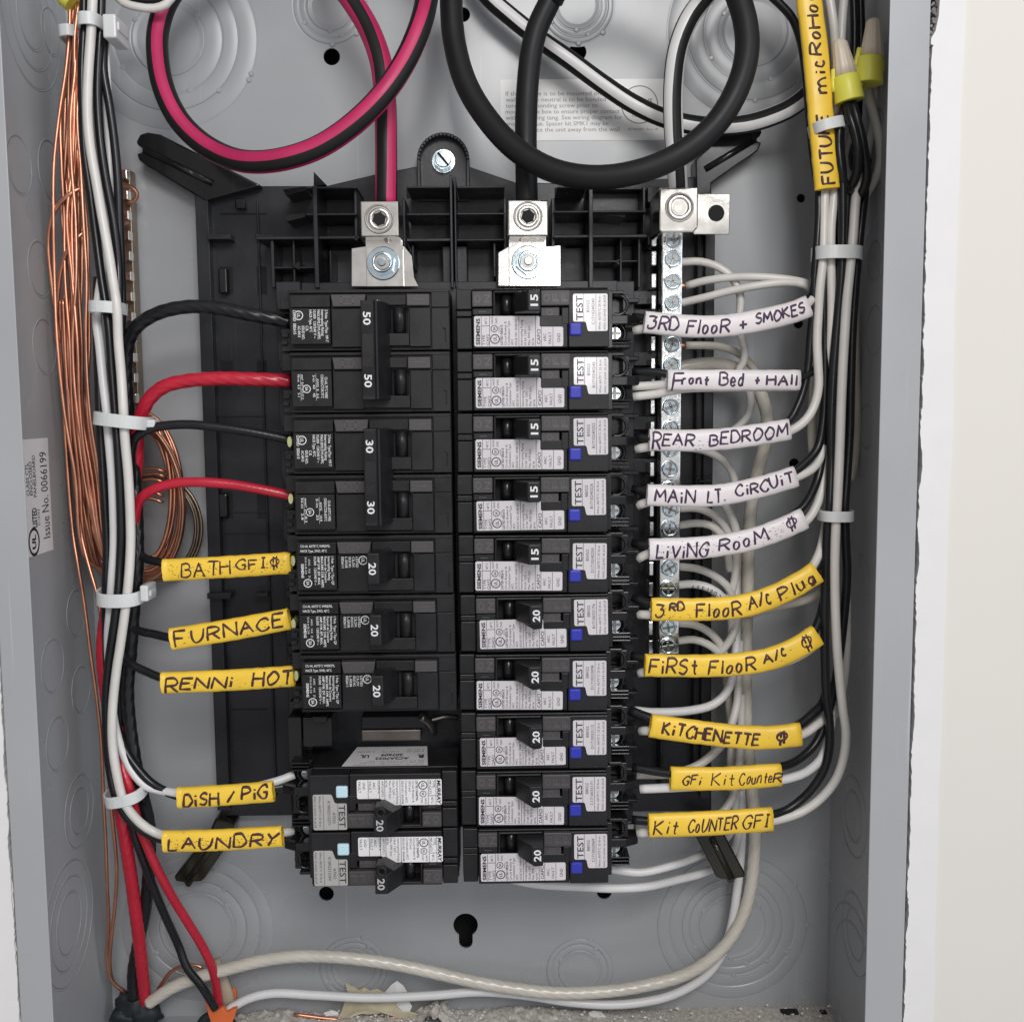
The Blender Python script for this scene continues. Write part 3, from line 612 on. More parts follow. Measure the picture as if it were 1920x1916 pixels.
right = [('15', 'B5022', 'C1710240240', 'wired to the white 3RD FLOOR + SMOKES sleeve'), ('15', 'B5022', 'B1710240245', 'wired to the white Front Bed + Hall sleeve'), ('15', 'B5022', 'B1710240252', 'wired to the white REAR BEDROOM sleeve'),
         ('15', 'BB022', 'B1710240226', 'wired to the white MAIN LT. CIRCUIT sleeve'), ('15', 'B5022', 'D1710240250', 'wired to the white LIVING ROOM sleeve'), ('20', 'BB022', 'B1710033176', 'wired to the yellow 3RD FLOOR A/C Plug sleeve'),
         ('20', 'BB022', 'D1710033098', 'wired to the yellow FIRST FLOOR A/C sleeve'), ('20', 'BB022', 'D1710033115', 'wired to the yellow KITCHENETTE sleeve'), ('20', 'BB022', 'C1710033171', 'wired to the yellow GFI Kit Counter sleeve'), ('20', 'BB022', 'C1710033069', 'wired to the yellow Kit COUNTER GFI sleeve')]
proto = afci_proto('a'); bare = proto
for i, (amp, code, ser, lab) in enumerate(right):
    t = copy_tree(proto) if i < 9 else proto
    rl = child(t, 'rating_label'); rl.location = (random.uniform(-.5, .5)*S, 0, random.uniform(-.3, .3)*S); rl.rotation_euler = (0, math.radians(random.uniform(-.9, .9)), 0)
    afci_unique(t, amp, code, ser, 'a'); t.location = Wv((XR+random.uniform(-.35, .35), slotv(i), random.uniform(-.4, .3))); t.rotation_euler = (0, math.radians(random.uniform(-.25, .25)), 0)
    tag(t, f'black {amp} amp breaker {lab}', 'circuit breaker', 'breakers with blue test buttons')
proto = afci_proto('m')
for i, (ser, lab) in enumerate((('K1802212271', 'upper one, beside the DISH / PIG sleeve'), ('K1802212260', 'lower one, beside the LAUNDRY sleeve'))):
    t = copy_tree(proto) if i == 0 else proto
    afci_unique(t, '20', 'A7022', ser, 'm'); t.location = Wv((-2.6, slotv(9+i), 0)); t.rotation_euler = (0, math.pi, 0)
    tag(t, f'20 amp breaker with pale blue button, {lab}', 'circuit breaker', 'breakers with pale blue test buttons')
    if i == 0:
        st = MB(); va = 3.4                                             # sticker on the flank that faces the empty slot
        vtop = -.3; hq = lambda px, py: None
        st.add([(u, -25.12-.06, h) for u, h in ((15, 36), (47, 36), (50.5, 62.5), (13, 62.5))], [(0, 1, 2, 3)])
        sk = st.build('flank_sticker', ['bsticker'], parent=t); tx = MB(); vv = -25.22
        def ft(s_, u, h, cap, n_, b=0): tx.text(s_, (u, vv, h), (1, 0, 0), (0, 0, 1), cap, n_, b)
        for k, s_ in enumerate(('Use 60/75 C copper or aluminum wire. Tighten to 25 lb-in. Turn off power', 'before installing. Press the test button monthly to check protection.', 'Utiliser des fils de cuivre ou aluminium. Serrer a 25 lb-in.')): ft(s_, 15, 60.4-2.4*k, 1.3, 31-3*k)
        ft('AC2A7022', 22, 51.2, 3.0, 15, .04); ft('207609', 25, 46.4, 3.0, 10, .04); ft('R', 15.6, 48, 4.4, 3, .05); ft('UL', 40, 47.6, 4, 4, .04)
        for k, s_ in enumerate(('2 164 147      2 154 172      2 162 072', '2 161 041')): ft(s_, 16, 42.6-2.6*k, 1.5, 30 if k == 0 else 8)
        tx.build('printing', ['print'], parent=sk)

class LB(BB): sg = -1
def left_body(t, n, parts=True):
    m = LB()
    for p in range(n):
        o = p*PIT
        m.b(0, 66, o+.2, o+25.1, 38, 67.5); m.b(66, 70.6, o+.5, o+7.4, 38, 63); m.b(66, 70.6, o+15.5, o+24.8, 38, 62); m.b(66, 68, o+7, o+16, 38, 50)
        m.b(0.2, 7.4, o+.6, o+7.6, 67, 69.6); m.b(0.2, 7.4, o+7.9, o+24.8, 67, 69.2); m.b(0.2, 66, o+.3, o+1.6, 67, 69.8); m.b(8, 66, o+23.8, o+24.9, 67, 68.6)
        m.b(48.6, 64.7, o+2.6, o+7.5, 67, 71.8); m.b(17.6, 33.7, o+2.6, o+6.8, 67, 71); m.b(48.6, 64.8, o+7.9, o+22.4, 67, 72.2)
        m.b(35.6, 48.3, o+7.9, o+23.6, 67, 70.6); m.b(16.6, 35.6, o+18.2, o+23.2, 67, 71.2); m.b(7.8, 16.4, o+7.9, o+23.6, 67, 71); m.b(29.4, 35.6, o+7.6, o+18.3, 67, 69)
        m.b(67.5, 70.2, o+17, o+19, 61, 64); m.b(67.8, 70.4, o+20.5, o+22, 61, 64); m.b(1.5, 3, o+16, o+16.4, 69, 69.7); m.b(1.5, 1.9, o+16, o+22, 69, 69.7)
    m.build('body', ['black'], parent=t, bevel=.45)
    m = LB()
    for p in range(n):
        o = p*PIT
        m.prism([(-48.2, -o-2.5), (-33.9, -o-2.5), (-34.6, -o-7.4), (-47.4, -o-7.4)], 67, 72.5); m.b(8, 17.3, o+2.5, o+7.2, 67, 72.5)
    m.parts('marking_plate', ['plate'], t, bevel=.35)
    for p in range(n):
        o = p*PIT; m = LB()
        for a0, a1, b0, b1 in ((39, 44, 3.4, 3.75), (39, 44, 6.1, 6.45), (39, 39.4, 3.4, 6.45), (43.6, 44, 3.4, 6.45), (40.2, 42.8, 4.3, 4.55), (40.2, 42.8, 5.3, 5.55), (40.2, 40.5, 4.3, 5.55), (42.5, 42.8, 4.3, 5.55)): m.b(a0, a1, o+b0, o+b1, 72.3, 72.62)
        m.build('embossed_marking', ['emboss'], parent=t); m = LB(); m.b(10.4, 14.6, o+4.5, o+4.9, 72.3, 72.62); m.build('embossed_marking', ['emboss'], parent=t)
    for p in range(n):
        o = p*PIT; m = LB(); m.b(17.2, 29.2, o+7.5, o+18.1, 67.55, 67.8); m.build('handle_slot', ['dark'], parent=t)
        m = LB(); m.tube([(-20.6, -o-17.8, 68.6), (-20.6, -o-12, 68.6), (-20.6, -o-7.7, 68.6)], 2.6, 18); m.build('handle_hub', ['black'], parent=t)
def single_print(t):
    m = LB(); h = 72.3
    ht(m, 'CU-AL 60/75°C WIRE/FIL', -63.4, 4.6, 1.05, 12.4, .01, 71.9); ht(m, 'HACR Type, SWD, 40°C', -63.4, 6.6, 1.05, 11, .01, 71.9)
    for k, (s_, n_) in enumerate((('1 Pole  Type / Tipo QP', 12), ('Interrupting Rating', 10), ('Pouvoir de Coupure', 11), ('MAX.RMS SYM. AMPS', 13), ('AMP SYM. EFF. MAX.', 12), ('10,000  120/240 V ~', 12))): dt(m, s_, -50.6-1.45*k, 8.4, 1.0, n_, .012, h)
    dt(m, 'AWG   14-8   25', -60.2, 9.4, .8, 8, 0, h); dt(m, '5/16 in-lb 2.8', -61.6, 8.6, .8, 7, 0, h); dt(m, 'SIEMENS', -63.2, 11.4, 1.1, 6, .02, h)
    logo(m, (-60.6, -19.6), 1.8, h, 'SA', rot='d')
    for k, s_ in enumerate(('LISTED', 'C.B.,DIV.', 'ISSUE NO.', 'L-5038', 'E82611')): dt(m, s_, -40.6-1.5*k, 8.9, 1.0, 4.6, .012, 70.7)
    logo(m, (-37.6, -10.4), 1.9, 70.7, 'UL', rot='d')
    m.build('printing', ['wprint'], parent=t)
tp = thing('circuit_breaker', 'x', 'circuit breaker'); left_body(tp, 1)
m = LB(); m.uprism([(-34.6, 67), (-34.4, 84), (-29.6, 84), (-27.8, 79), (-24.2, 67)], -18.6, -5.6); hd = m.build('handle', ['black'], parent=tp, bevel=.6, seg=3)
m = LB(); dt(m, '20', -33.6, 9.6, 2.9, 5.0, .02, 84.05); m.build('number', ['wprint'], parent=hd); single_print(tp)
for i, lab in enumerate(('wired to the BATH GFI sleeve', 'wired to the FURNACE sleeve', 'wired to the RENNI HOT sleeve')):
    t = copy_tree(tp) if i < 2 else tp
    t.location = Wv((XL+.7*i*.5, slotv(4+i), 0)); tag(t, f'dusty black 20 amp single breaker {lab}', 'circuit breaker', 'single breakers of the left column')
for row, amp, lab in ((0, '50', 'thick red and black cables'), (2, '30', 'thinner red and black wires')):
    t = thing('double_breaker', f'black {amp} amp double breaker with tied handles fed by {lab}', 'circuit breaker', (0, 0, 0), 'double breakers of the left column'); left_body(t, 2)
    m = LB(); m.uprism([(-34.8, 69), (-34.6, 85), (-29.2, 85), (-28.6, 86.2), (-27.9, 85.6), (-25.6, 78), (-24, 68)], -45.4, -6); hd = m.build('handle_tie', ['black'], parent=t, bevel=.5, seg=3)
    for p in (0, 1):
        w0 = 7.6+p*24.6; m = LB(); m.b(30.0, 34.0, w0, w0+11.5, 85, 85.12); wn = m.build('number_window', ['gloss'], parent=hd)
        m = LB(); dt(m, amp, -33.5, w0+3, 2.9, 5.2, .02, 85.2); m.build('number', ['wprint'], parent=wn)
    m = LB(); h = 72.3
    for k, (s_, n_) in enumerate((('2 Poles  Type/Tipo  MP-T', 13), ('Interrupting Rating', 10.5), ('MAX.RMS.SYM.AMPS.', 12), ('10,000  120/240 V ~', 11.5), ('HACR Type. 40°C', 9))): dt(m, s_, -50.6-1.6*k, 8.6, 1.1, n_, .015, h)
    for k, (s_, n_) in enumerate((('C.B.', 2.2), ('ISSUE NO.', 5.6), ('AC-8415', 4.6), )): dt(m, s_, -58.6-1.6*k, 15, 1.1, n_, .015, h)
    dt(m, 'LISTED  E82615', -63.6, 8.8, 1.1, 9.6, .015, h); logo(m, (-61.4, -10.8), 1.9, h, 'UL', rot='d')
    o = PIT
    dt(m, 'CU-AL 75°C WIRE' if amp == '50' else 'CU-AL 60/75°C WIRE', -51.4, o+10.4, 1.1, 8.6, .015, h); dt(m, 'CONDUCTOR 75°C' if amp == '50' else 'CONDUCTOR 60/75°C', -53.0, o+9.4, 1.1, 9.6, .015, h)
    dt(m, 'AWG  8   6-4' if amp == '50' else 'AWG    14-8', -54.8, o+11, .95, 8, .01, h); dt(m, '5-in  40   45' if amp == '50' else '5-in    25', -56.3, o+9.6, .95, 9, .01, h); dt(m, 'mm²  8.4  13.3-21.2' if amp == '50' else 'mm² 2.1-8.3', -61, o+9.4, .9, 10, .01, h); dt(m, 'N-m  4.5   5.1' if amp == '50' else 'N-m   2.8', -62.5, o+9.4, .9, 9, .01, h)
    logo(m, (-58.9, -o-15.2), 1.7, h, 'SA', rot='d')
    for u in (-55.0, -61.3): m.box(u-.05, u+.05, -o-20, -o-9, h-.05, h)
    m.build('printing', ['wprint'], parent=t); t.location = Wv((XL, slotv(row), 0))
# ------------------------------------------------------------------ neutral bar, ground bar
nb = thing('neutral_bar', 'bright silver neutral bar with a column of slotted screws beside the blue button breakers', 'terminal bar', at(1250, 1225, 30))
def barx(y): return 1262-(y-450)*.0115
b = MB(); tp_, bt_ = at(1261, 438, 38), at(1254, 1226, 38)
for y0, y1 in ((438, 1226),):
    wv = 4.6
    b.add([(tp_[0]-wv, tp_[1], 28), (tp_[0]+wv, tp_[1], 28), (bt_[0]+wv, bt_[1], 28), (bt_[0]-wv, bt_[1], 28), (tp_[0]-wv, tp_[1], 38), (tp_[0]+wv, tp_[1], 38), (bt_[0]+wv, bt_[1], 38), (bt_[0]-wv, bt_[1], 38)],
          [(0, 1, 2, 3), (7, 6, 5, 4), (4, 5, 1, 0), (5, 6, 2, 1), (6, 7, 3, 2), (7, 4, 0, 3)])
b.build('bar', ['barm'], parent=nb, bevel=.6, seg=3)
ys = [449, 485, 527, 567, 607, 645, 685, 724, 763, 803, 842, 880, 917, 955, 991, 1028, 1066, 1104, 1141, 1177, 1212]
b = MB()
for i, y in enumerate(ys):
    q = at(1232-(y-450)*.009, y, 33); b.box(q[0]-2.6, q[0]-.2, q[1]-3.2, q[1]+3.2, 24, 34)
b.parts('clamp', ['barm'], nb, bevel=.5)
for i, y in enumerate(ys):
    q = at(barx(y)+random.uniform(-1, 1), y, 40); h = 38+random.uniform(0, .8); c = (q[0]+random.uniform(-.2, .3), q[1]); rt = random.choice((0.05, .5, -.4, 1.5, .2, 1.2))+random.uniform(-.2, .2)
    m = MB(); m.cyl(c, 3.75, h-1, h+1.2, 28, 0, 3.6, True); m.torus((c[0], c[1], h+1.2), 3.1, .5, 28, 6)
    for an, l in ((rt, 3.9), (rt+math.pi/2, 2.1)):
        d = Vector((math.cos(an), math.sin(an))); n_ = Vector((-d[1], d[0])); m.prism([tuple(Vector(c)+d*i_*l+n_*j*.55) for i_, j in ((-1, -1), (1, -1), (1, 1), (-1, 1))], h+1.1, h+1.5, 1)
    m.build('terminal_screw', ['zinc', 'lugdark'], parent=nb, bevel=.2)
lo = MB(); a0, a1 = at(1236, 395, 58), at(1309, 395, 58); v0, v1 = at(1270, 436, 58)[1], at(1270, 352, 58)[1]
lo.prism([(a0[0], v0+1), (a0[0]+1, v0), (a1[0]-2, v0), (a1[0], v0+2), (a1[0], v1), (a0[0], v1)], 30, 58)
lg = lo.build('neutral_lug', ['lug'], parent=nb, bevel=1.6, seg=4)
q = at(1274, 389, 58); c = (q[0], q[1]); m = MB(); m.torus((c[0], c[1], 58.05), mm(25, 58), .4, 40, 6, 1); m.torus((c[0], c[1], 58.2), mm(19, 58), .9, 40, 8, 0, sq=.6); m.cyl(c, mm(14, 58), 57, 58.15, 6, 1, rot=.2); m.cyl((c[0]-.5, c[1]-.8), mm(7, 58), 57, 58.3, 16, 0)
m.build('set_screw', ['lug', 'lugdark'], parent=lg)
m = MB(); P = [pp([p_], 38)[0] for p_ in ((1300, 364), (1369, 364), (1367, 440), (1300, 440))]; m.prism(P, 36.5, 38.5); strap = m.build('bonding_strap', ['lug'], parent=nb, bevel=.3)
m = MB(); m.cyl(pp([(1343, 400)], 38.5)[0], mm(15, 38), 38.45, 38.6, 28); m.build('strap_hole', ['dark'], parent=strap)
m = MB()
for k in range(14):
    q = at(1252+random.uniform(0, 34), 441+random.uniform(-2, 8), 40); m.cyl((q[0], q[1]), .5, 38, random.uniform(40, 46), 6)
m.build('strand_end', ['lugdark'], parent=nb)
gb = thing('ground_bar', 'dull metal ground bar with square screw heads half hidden behind the left wire bundle', 'terminal bar', at(246, 800, 4))
m = MB(); m.prism(pp([(226, 318), (243, 318), (262, 800), (242, 800)], 9), 1, 9); m.build('bar', ['oldcopper'], parent=gb, bevel=.4)
for i in range(13):
    y = 327+38.2*i; q = at(231+(y-326)*.041, y, 13); m = MB(); m.box(q[0]-1.7, q[0]+1.7, q[1]-2.2, q[1]+2.2, 8, 13); m.build('screw_head', ['lug'], parent=gb, bevel=.5)

# ------------------------------------------------------------------ wires
def six(t): return int(((t*6)+.5) % 6) % 2
def wire(name, label, L, r, m_, h=None, cat='wire', group=None, n=12, step=2.5, **kw):
    b = MB(); P = spline(pts(L, h), step); b.tube(P, r, n, **kw)
    lo_ = min(P, key=lambda p: p[1])
    mats = m_ if isinstance(m_, list) else [m_]
    return tag(b.build(name, mats, org=tuple(lo_), recalc=False), label, cat, group)
# service cables
def hs(L, *hh):                                     # spread heights linearly over a pixel list
    n = len(L); out = []
    for i, (x, y) in enumerate(L):
        t = i/(n-1)*(len(hh)-1); k = min(int(t), len(hh)-2); out.append((x, y, hh[k]+(hh[k+1]-hh[k])*(t-k)))
    return out
g = 'large cables at the top'
wire('service_cable', 'thick magenta and black striped cable looping down to the first lug', hs([(420, -95), (365, -55), (318, -5), (297, 55), (296, 110), (308, 170), (336, 226), (378, 268), (425, 294), (469, 304), (530, 299), (596, 277), (660, 235), (716, 180), (758, 118), (786, 55), (800, 0), (806, -50), (790, -115), (735, -160), (660, -165), (606, -120), (612, -62), (658, 0), (692, 56), (714, 118), (722, 190), (724, 290), (724, 384)], 26, 30, 40, 48, 62, 66, 60, 40, 30, 36, 46, 46), 4.7, ['wpink', 'cblack'], cat='cable', group=g, n=36, sect=six, a0=-.35, twist=.004)
wire('service_cable', 'thick plain black cable looping down to the second lug', hs([(1035, 0), (1060, -50), (1110, -105), (1190, -130), (1290, -110), (1362, -45), (1392, 20), (1401, 90), (1386, 158), (1346, 228), (1282, 285), (1205, 320), (1121, 333), (1040, 321), (968, 281), (914, 224), (874, 158), (852, 80), (846, 0), (850, -60)], 46, 60, 66, 74, 78, 78, 70, 56, 44, 36), 4.9, 'cblack', cat='cable', group=g, n=20)
wire('service_cable', 'thick plain black cable dropping straight into the second lug behind the black loop', hs([(1052, -45), (1030, 5), (1008, 52), (996, 100), (989, 165), (986, 250), (987, 320), (988, 384)], 46, 46, 46, 47), 4.7, 'cblack', cat='cable', group=g, n=20)
wire('service_cable', 'white and black striped cable running diagonally then down to the neutral lug', hs([(880, -50), (917, -3), (955, 30), (1010, 73), (1068, 113), (1130, 158), (1185, 194), (1240, 220), (1291, 233), (1345, 238), (1400, 233), (1450, 218), (1490, 198), (1525, 165), (1545, 105), (1540, 30), (1500, -50), (1430, -85), (1365, -60), (1322, -5), (1290, 40), (1270, 95), (1262, 165), (1263, 240), (1268, 300), (1272, 360)], 14, 16, 18, 20, 24, 34, 40, 46, 52, 50, 46), 4.15, ['wbright', 'cblack'], cat='cable', group=g, n=36, sect=six, a0=-.15, twist=.005)
wire('jumper_wire', 'white and black wire arc peeking in at the top above the pink loop', [(214, -12, 40), (232, 6, 42), (260, 14, 42), (290, 16, 42), (312, 8, 42), (328, -14, 42)], 1.75, 'wwhite')
wire('jumper_wire', 'dark wire arc just inside the white arc at the top', [(222, -14, 36), (246, -2, 37), (280, 1, 37), (304, -3, 36), (318, -16, 36)], 1.9, 'wblack')
# left bundle
gl = 'wires of the left bundle'
wire('branch_wire', 'black wire sweeping down the left bundle edge into the LAUNDRY sleeve', [(158, -10, 52), (157, 60, 52), (154, 130, 52), (155, 209, 52), (159, 287, 52), (170, 365, 52), (180, 444, 52), (190, 520, 53), (203, 607, 55), (210, 700, 56), (215, 763, 57), (220, 826, 58), (225, 920, 58), (227, 1000, 58), (225, 1058, 58), (221, 1117, 60), (214, 1170, 60), (205, 1233, 58), (199, 1300, 56), (200, 1379, 55), (205, 1437, 55), (217, 1493, 57), (234, 1527, 56), (262, 1553, 55), (290, 1569, 55), (330, 1577, 56), (420, 1574, 56), (520, 1569, 52), (555, 1566, 50)], 1.85, 'wblack', group=gl)
wire('branch_wire', 'white wire on the front of the left bundle ending in the LAUNDRY sleeve', [(174, -10, 55), (171, 60, 55), (166, 130, 55), (164, 209, 55), (169, 274, 55), (180, 339, 55), (191, 404, 55), (203, 470, 56), (212, 528, 57), (219, 575, 59), (222, 640, 58), (227, 700, 58), (231, 763, 60), (234, 820, 60), (240, 885, 59), (244, 960, 59), (245, 1020, 59), (241, 1090, 61), (234, 1150, 61), (227, 1200, 60), (218, 1260, 59), (211, 1330, 58), (211, 1394, 58), (219, 1452, 59), (231, 1499, 60), (243, 1520, 59), (264, 1543, 57), (290, 1560, 56), (330, 1570, 58), (420, 1568, 58), (520, 1562, 53), (550, 1558, 50)], 2.0, 'wwhite', group=gl)
wire('branch_wire', 'white wire at the back of the left bundle ending in the DISH / PIG sleeve', [(196, 50, 46), (197, 100, 46), (200, 160, 45), (203, 230, 44), (206, 300, 44), (206, 380, 45), (198, 470, 47), (186, 550, 49), (181, 594, 50), (187, 650, 51), (194, 720, 53), (200, 770, 55), (204, 820, 55), (210, 890, 55), (213, 960, 55), (214, 1020, 55), (210, 1090, 56), (206, 1150, 56), (203, 1190, 53), (206, 1270, 49), (212, 1340, 49), (220, 1380, 51), (231, 1412, 52), (248, 1446, 53), (272, 1472, 54), (304, 1482, 55), (345, 1487, 57), (430, 1484, 57), (520, 1464, 52), (552, 1452, 50)], 1.9, 'wbright', group=gl)
wire('branch_wire', 'black wire in the middle of the left bundle above the upper cable tie', [(190, -10, 50), (188, 60, 50), (184, 130, 50), (183, 183, 50), (188, 261, 50), (199, 339, 50), (209, 391, 50), (217, 444, 50), (222, 500, 50), (222, 575, 52), (214, 640, 48), (205, 720, 46), (210, 800, 46), (232, 900, 46), (246, 980, 48), (252, 1020, 48), (268, 1044, 50), (306, 1055, 54), (345, 1065, 57), (440, 1062, 57), (520, 1058, 54), (552, 1046, 52)], 1.9, 'wblack', group=gl)
wire('branch_wire', 'black wire on the right side of the left bundle leading to the FURNACE sleeve', [(196, 60, 48), (194, 130, 48), (205, 196, 48), (214, 261, 48), (221, 339, 48), (224, 418, 48), (227, 496, 48), (229, 575, 50), (226, 680, 44), (232, 780, 46), (246, 900, 46), (250, 1000, 46), (246, 1080, 48), (240, 1140, 50), (246, 1172, 50), (262, 1183, 52), (286, 1188, 54), (330, 1196, 57), (440, 1178, 57), (540, 1160, 53), (552, 1158, 52)], 1.85, 'wblack', group=gl)
wire('branch_wire', 'black wire along the left edge of the bundle turning into the DISH / PIG sleeve', [(183, 520, 47), (182, 590, 47), (183, 650, 47), (186, 740, 49), (190, 830, 50), (196, 930, 51), (201, 1029, 52), (199, 1102, 53), (199, 1170, 50), (203, 1260, 46), (212, 1330, 47), (222, 1372, 49), (236, 1408, 51), (258, 1440, 53), (282, 1466, 54), (306, 1481, 55), (345, 1494, 56), (430, 1490, 56), (520, 1476, 52), (556, 1470, 50)], 1.95, 'wblack', group=gl)
wire('branch_wire', 'black wire curving off the left bundle into the RENNI HOT sleeve', [(236, 1120, 48), (228, 1180, 49), (226, 1212, 50), (233, 1234, 51), (248, 1246, 53), (277, 1260, 55), (310, 1272, 57), (430, 1274, 57), (540, 1267, 54), (556, 1264, 52)], 1.85, 'wblack', group=gl)
st_ = dict(lobes=6, amp=.028, pitch=6.5, n=42, step=1.0)
wire('stranded_wire', 'thick stranded black wire arching to the 50 amp breaker', [(251, 1870, 14), (250, 1823, 16), (260, 1765, 20), (274, 1692, 26), (280, 1604, 34), (279, 1546, 40), (268, 1495, 46), (255, 1437, 48), (244, 1365, 47), (239, 1292, 47), (244, 1233, 48), (250, 1146, 50), (256, 1073, 50), (257, 1000, 48), (252, 900, 44), (243, 800, 42), (236, 700, 42), (240, 645, 45), (252, 618, 48), (277, 597, 50), (313, 582, 52), (360, 575, 53), (407, 578, 54), (470, 590, 54), (545, 603, 52)], 2.9, 'wblack', **st_)
wire('stranded_wire', 'thick stranded red wire bending to the 50 amp breaker', [(272, 1880, 12), (267, 1823, 18), (260, 1755, 24), (252, 1692, 30), (244, 1633, 36), (235, 1575, 42), (226, 1520, 46), (217, 1440, 44), (207, 1350, 42), (197, 1280, 42), (193, 1210, 43), (206, 1120, 42), (232, 1020, 40), (248, 930, 40), (255, 873, 42), (258, 810, 46), (267, 773, 49), (281, 747, 51), (308, 725, 53), (345, 715, 54), (407, 710, 55), (470, 711, 55), (545, 714, 53)], 2.95, 'wred', **st_)
wire('stranded_wire', 'thin black wire running from the left bundle to the 30 amp breaker', [(404, 1890, 22), (376, 1846, 25), (351, 1814, 25), (335, 1773, 24), (309, 1715, 30), (287, 1662, 35), (266, 1604, 41), (251, 1560, 45), (236, 1480, 46), (226, 1380, 45), (226, 1250, 44), (240, 1120, 44), (250, 1000, 44), (247, 900, 47), (246, 845, 52), (254, 821, 55), (272, 808, 56), (298, 800, 56), (345, 796, 56), (391, 799, 56), (470, 810, 55), (552, 826, 53)], 1.95, 'wblack', lobes=14, amp=.013, pitch=2.4, n=56, step=.6)
wire('stranded_wire', 'thinner red wire running from the left bundle to the 30 amp breaker', [(411, 1895, 14), (407, 1860, 17), (398, 1815, 21), (380, 1775, 25), (356, 1735, 29), (328, 1690, 34), (297, 1633, 40), (274, 1581, 45), (257, 1535, 50), (243, 1480, 54), (231, 1440, 52), (226, 1390, 46), (230, 1280, 43), (242, 1150, 42), (250, 1040, 43), (253, 975, 49), (262, 938, 53), (287, 918, 56), (329, 906, 57), (376, 904, 57), (438, 909, 56), (501, 920, 55), (552, 931, 53)], 2.1, 'wred', lobes=14, amp=.013, pitch=2.4, n=56, step=.6)
for px, py, lab in ((546, 832, 'upper'), (549, 934, 'lower'), (549, 1052, 'x')):
    pass
def ferrule(px, py, lab):
    m = MB(); q = at(px, py, 58); m.cyl((q[0], q[1]), 1.9, 52, 60.5, 16, 0, 1.8); o = m.build('terminal_clamp', ['ferrule'], org=(q[0], q[1], 52), bevel=.3); o.scale = (.55, 1, 1.25); tag(o, lab, 'wire clamp', 'pale clamps at the left breakers')
ferrule(545, 828, 'pale green clamp end beside the thin black wire of the 30 amp breaker'); ferrule(547, 934, 'pale green clamp end beside the thinner red wire of the 30 amp breaker'); ferrule(551, 1050, 'pale green clamp end at the BATH GFI sleeve'); ferrule(552, 1168, 'pale green clamp end at the FURNACE sleeve'); ferrule(557, 1264, 'pale green clamp end at the RENNI HOT sleeve')

# bare copper
gc = 'bare copper wires along the left wall'; cl = 'bare copper ground wire hanging in the bundle along the left wall'
xs = ([132, 128, 123, 115, 108, 104, 106, 112, 124, 140, 152], [140, 130, 122, 118, 120, 126, 128, 134, 141, 150, 158], [148, 138, 131, 133, 128, 121, 136, 142, 148, 160, 170], [137, 133, 135, 128, 134, 140, 137, 128, 146, 156, 176],
      [144, 143, 140, 136, 141, 147, 150, 140, 150, 166, 184], [152, 146, 148, 150, 146, 138, 144, 152, 158, 172, 188], [156, 150, 144, 142, 150, 153, 151, 158, 160, 178, 192], [160, 152, 150, 154, 150, 158, 160, 156, 166, 182, 196],
      [164, 154, 152, 150, 157, 162, 166, 168, 172, 186, 200], [162, 149, 147, 146, 154, 166, 170, 171, 170, 180, 196])
xs = list(xs)
for i_ in range(6):                                               # more strands between their neighbours
    a_, b_ = xs[i_], xs[(i_+3) % len(xs)]; f_ = random.uniform(.3, .7); xs.append([x*(1-f_)+y*f_+random.uniform(-4, 4) for x, y in zip(a_, b_)])
yy = [5, 68, 130, 220, 310, 410, 520, 640, 770, 900, 1010]
for i, X_ in enumerate(xs):
    hb = 44-3.2*(i % 4)+random.uniform(-2, 2)
    P = [(x+random.uniform(-2, 2)-(5 if 150 < y < 900 else 0), y, hb-6*max(0, (y-700)/300)+random.uniform(-1.2, 1.2)) for x, y in zip(X_, yy)]
    P += [(X_[-1]+14+3*i % 9, 1052+(i % 3)*8, hb-10), (232, 1078+(i % 4)*6, 24), (262, 1076+(i % 5)*5, 20)]
    wire('copper_wire', cl, P, .86, 'tarnish' if i % 4 == 2 else 'copper', group=gc, n=8)
def coil(name, label, c, rx, ry, turns, m_, r, h, a0, a1, seed, tilt=0.0):
    rnd = random.Random(seed); b = MB(); P = []; N = int(abs(a1-a0)/(2*math.pi)*26)
    jit = [(rnd.uniform(-1.3, 1), rnd.uniform(-1, 1), rnd.uniform(-1, 1), rnd.uniform(-1, 1)) for _ in range(turns+2)]
    for i in range(N+1):
        a = a0+(a1-a0)*i/N; k = i/26; j = int(k); f = k-j
        j0, j1 = jit[min(j, turns)], jit[min(j+1, turns+1)]; w_ = [j0[q]*(1-f)+j1[q]*f for q in range(4)]
        x = c[0]+(rx+w_[0]*9)*math.cos(a)+w_[1]*6; y = c[1]-(ry+w_[2]*9)*math.sin(a)+tilt*math.cos(a)*ry
        P.append(at(x, y, h+2.5*w_[3]+1.2*math.sin(2*a)))
    b.tube(spline(P, 2.5), r, 8, mi=0); return tag(b.build(name, [m_], org=tuple(min(P, key=lambda p: p[1])), recalc=False), label, 'wire coil', 'coiled ground wires')
for k, (cx_, cy_, rx, ry, lab) in enumerate(((268, 928, 72, 152, 'coil of bare copper wire behind the left bundle, outermost loops'), (264, 930, 64, 142, 'coil of bare copper wire behind the left bundle, middle loops'), (262, 935, 84, 138, 'coil of bare copper wire behind the left bundle, widest loops'), (272, 915, 56, 130, 'coil of bare copper wire behind the left bundle, innermost loops'), (258, 940, 78, 146, 'coil of darker bare copper wire behind the left bundle'))):
    coil('wire_coil', lab, (cx_, cy_), rx, ry, 6, 'tarnish' if k == 4 else 'copper', .9, 17+3*k, math.pi*.9, math.pi*.9-2*math.pi*4.6, 11+k, .10)
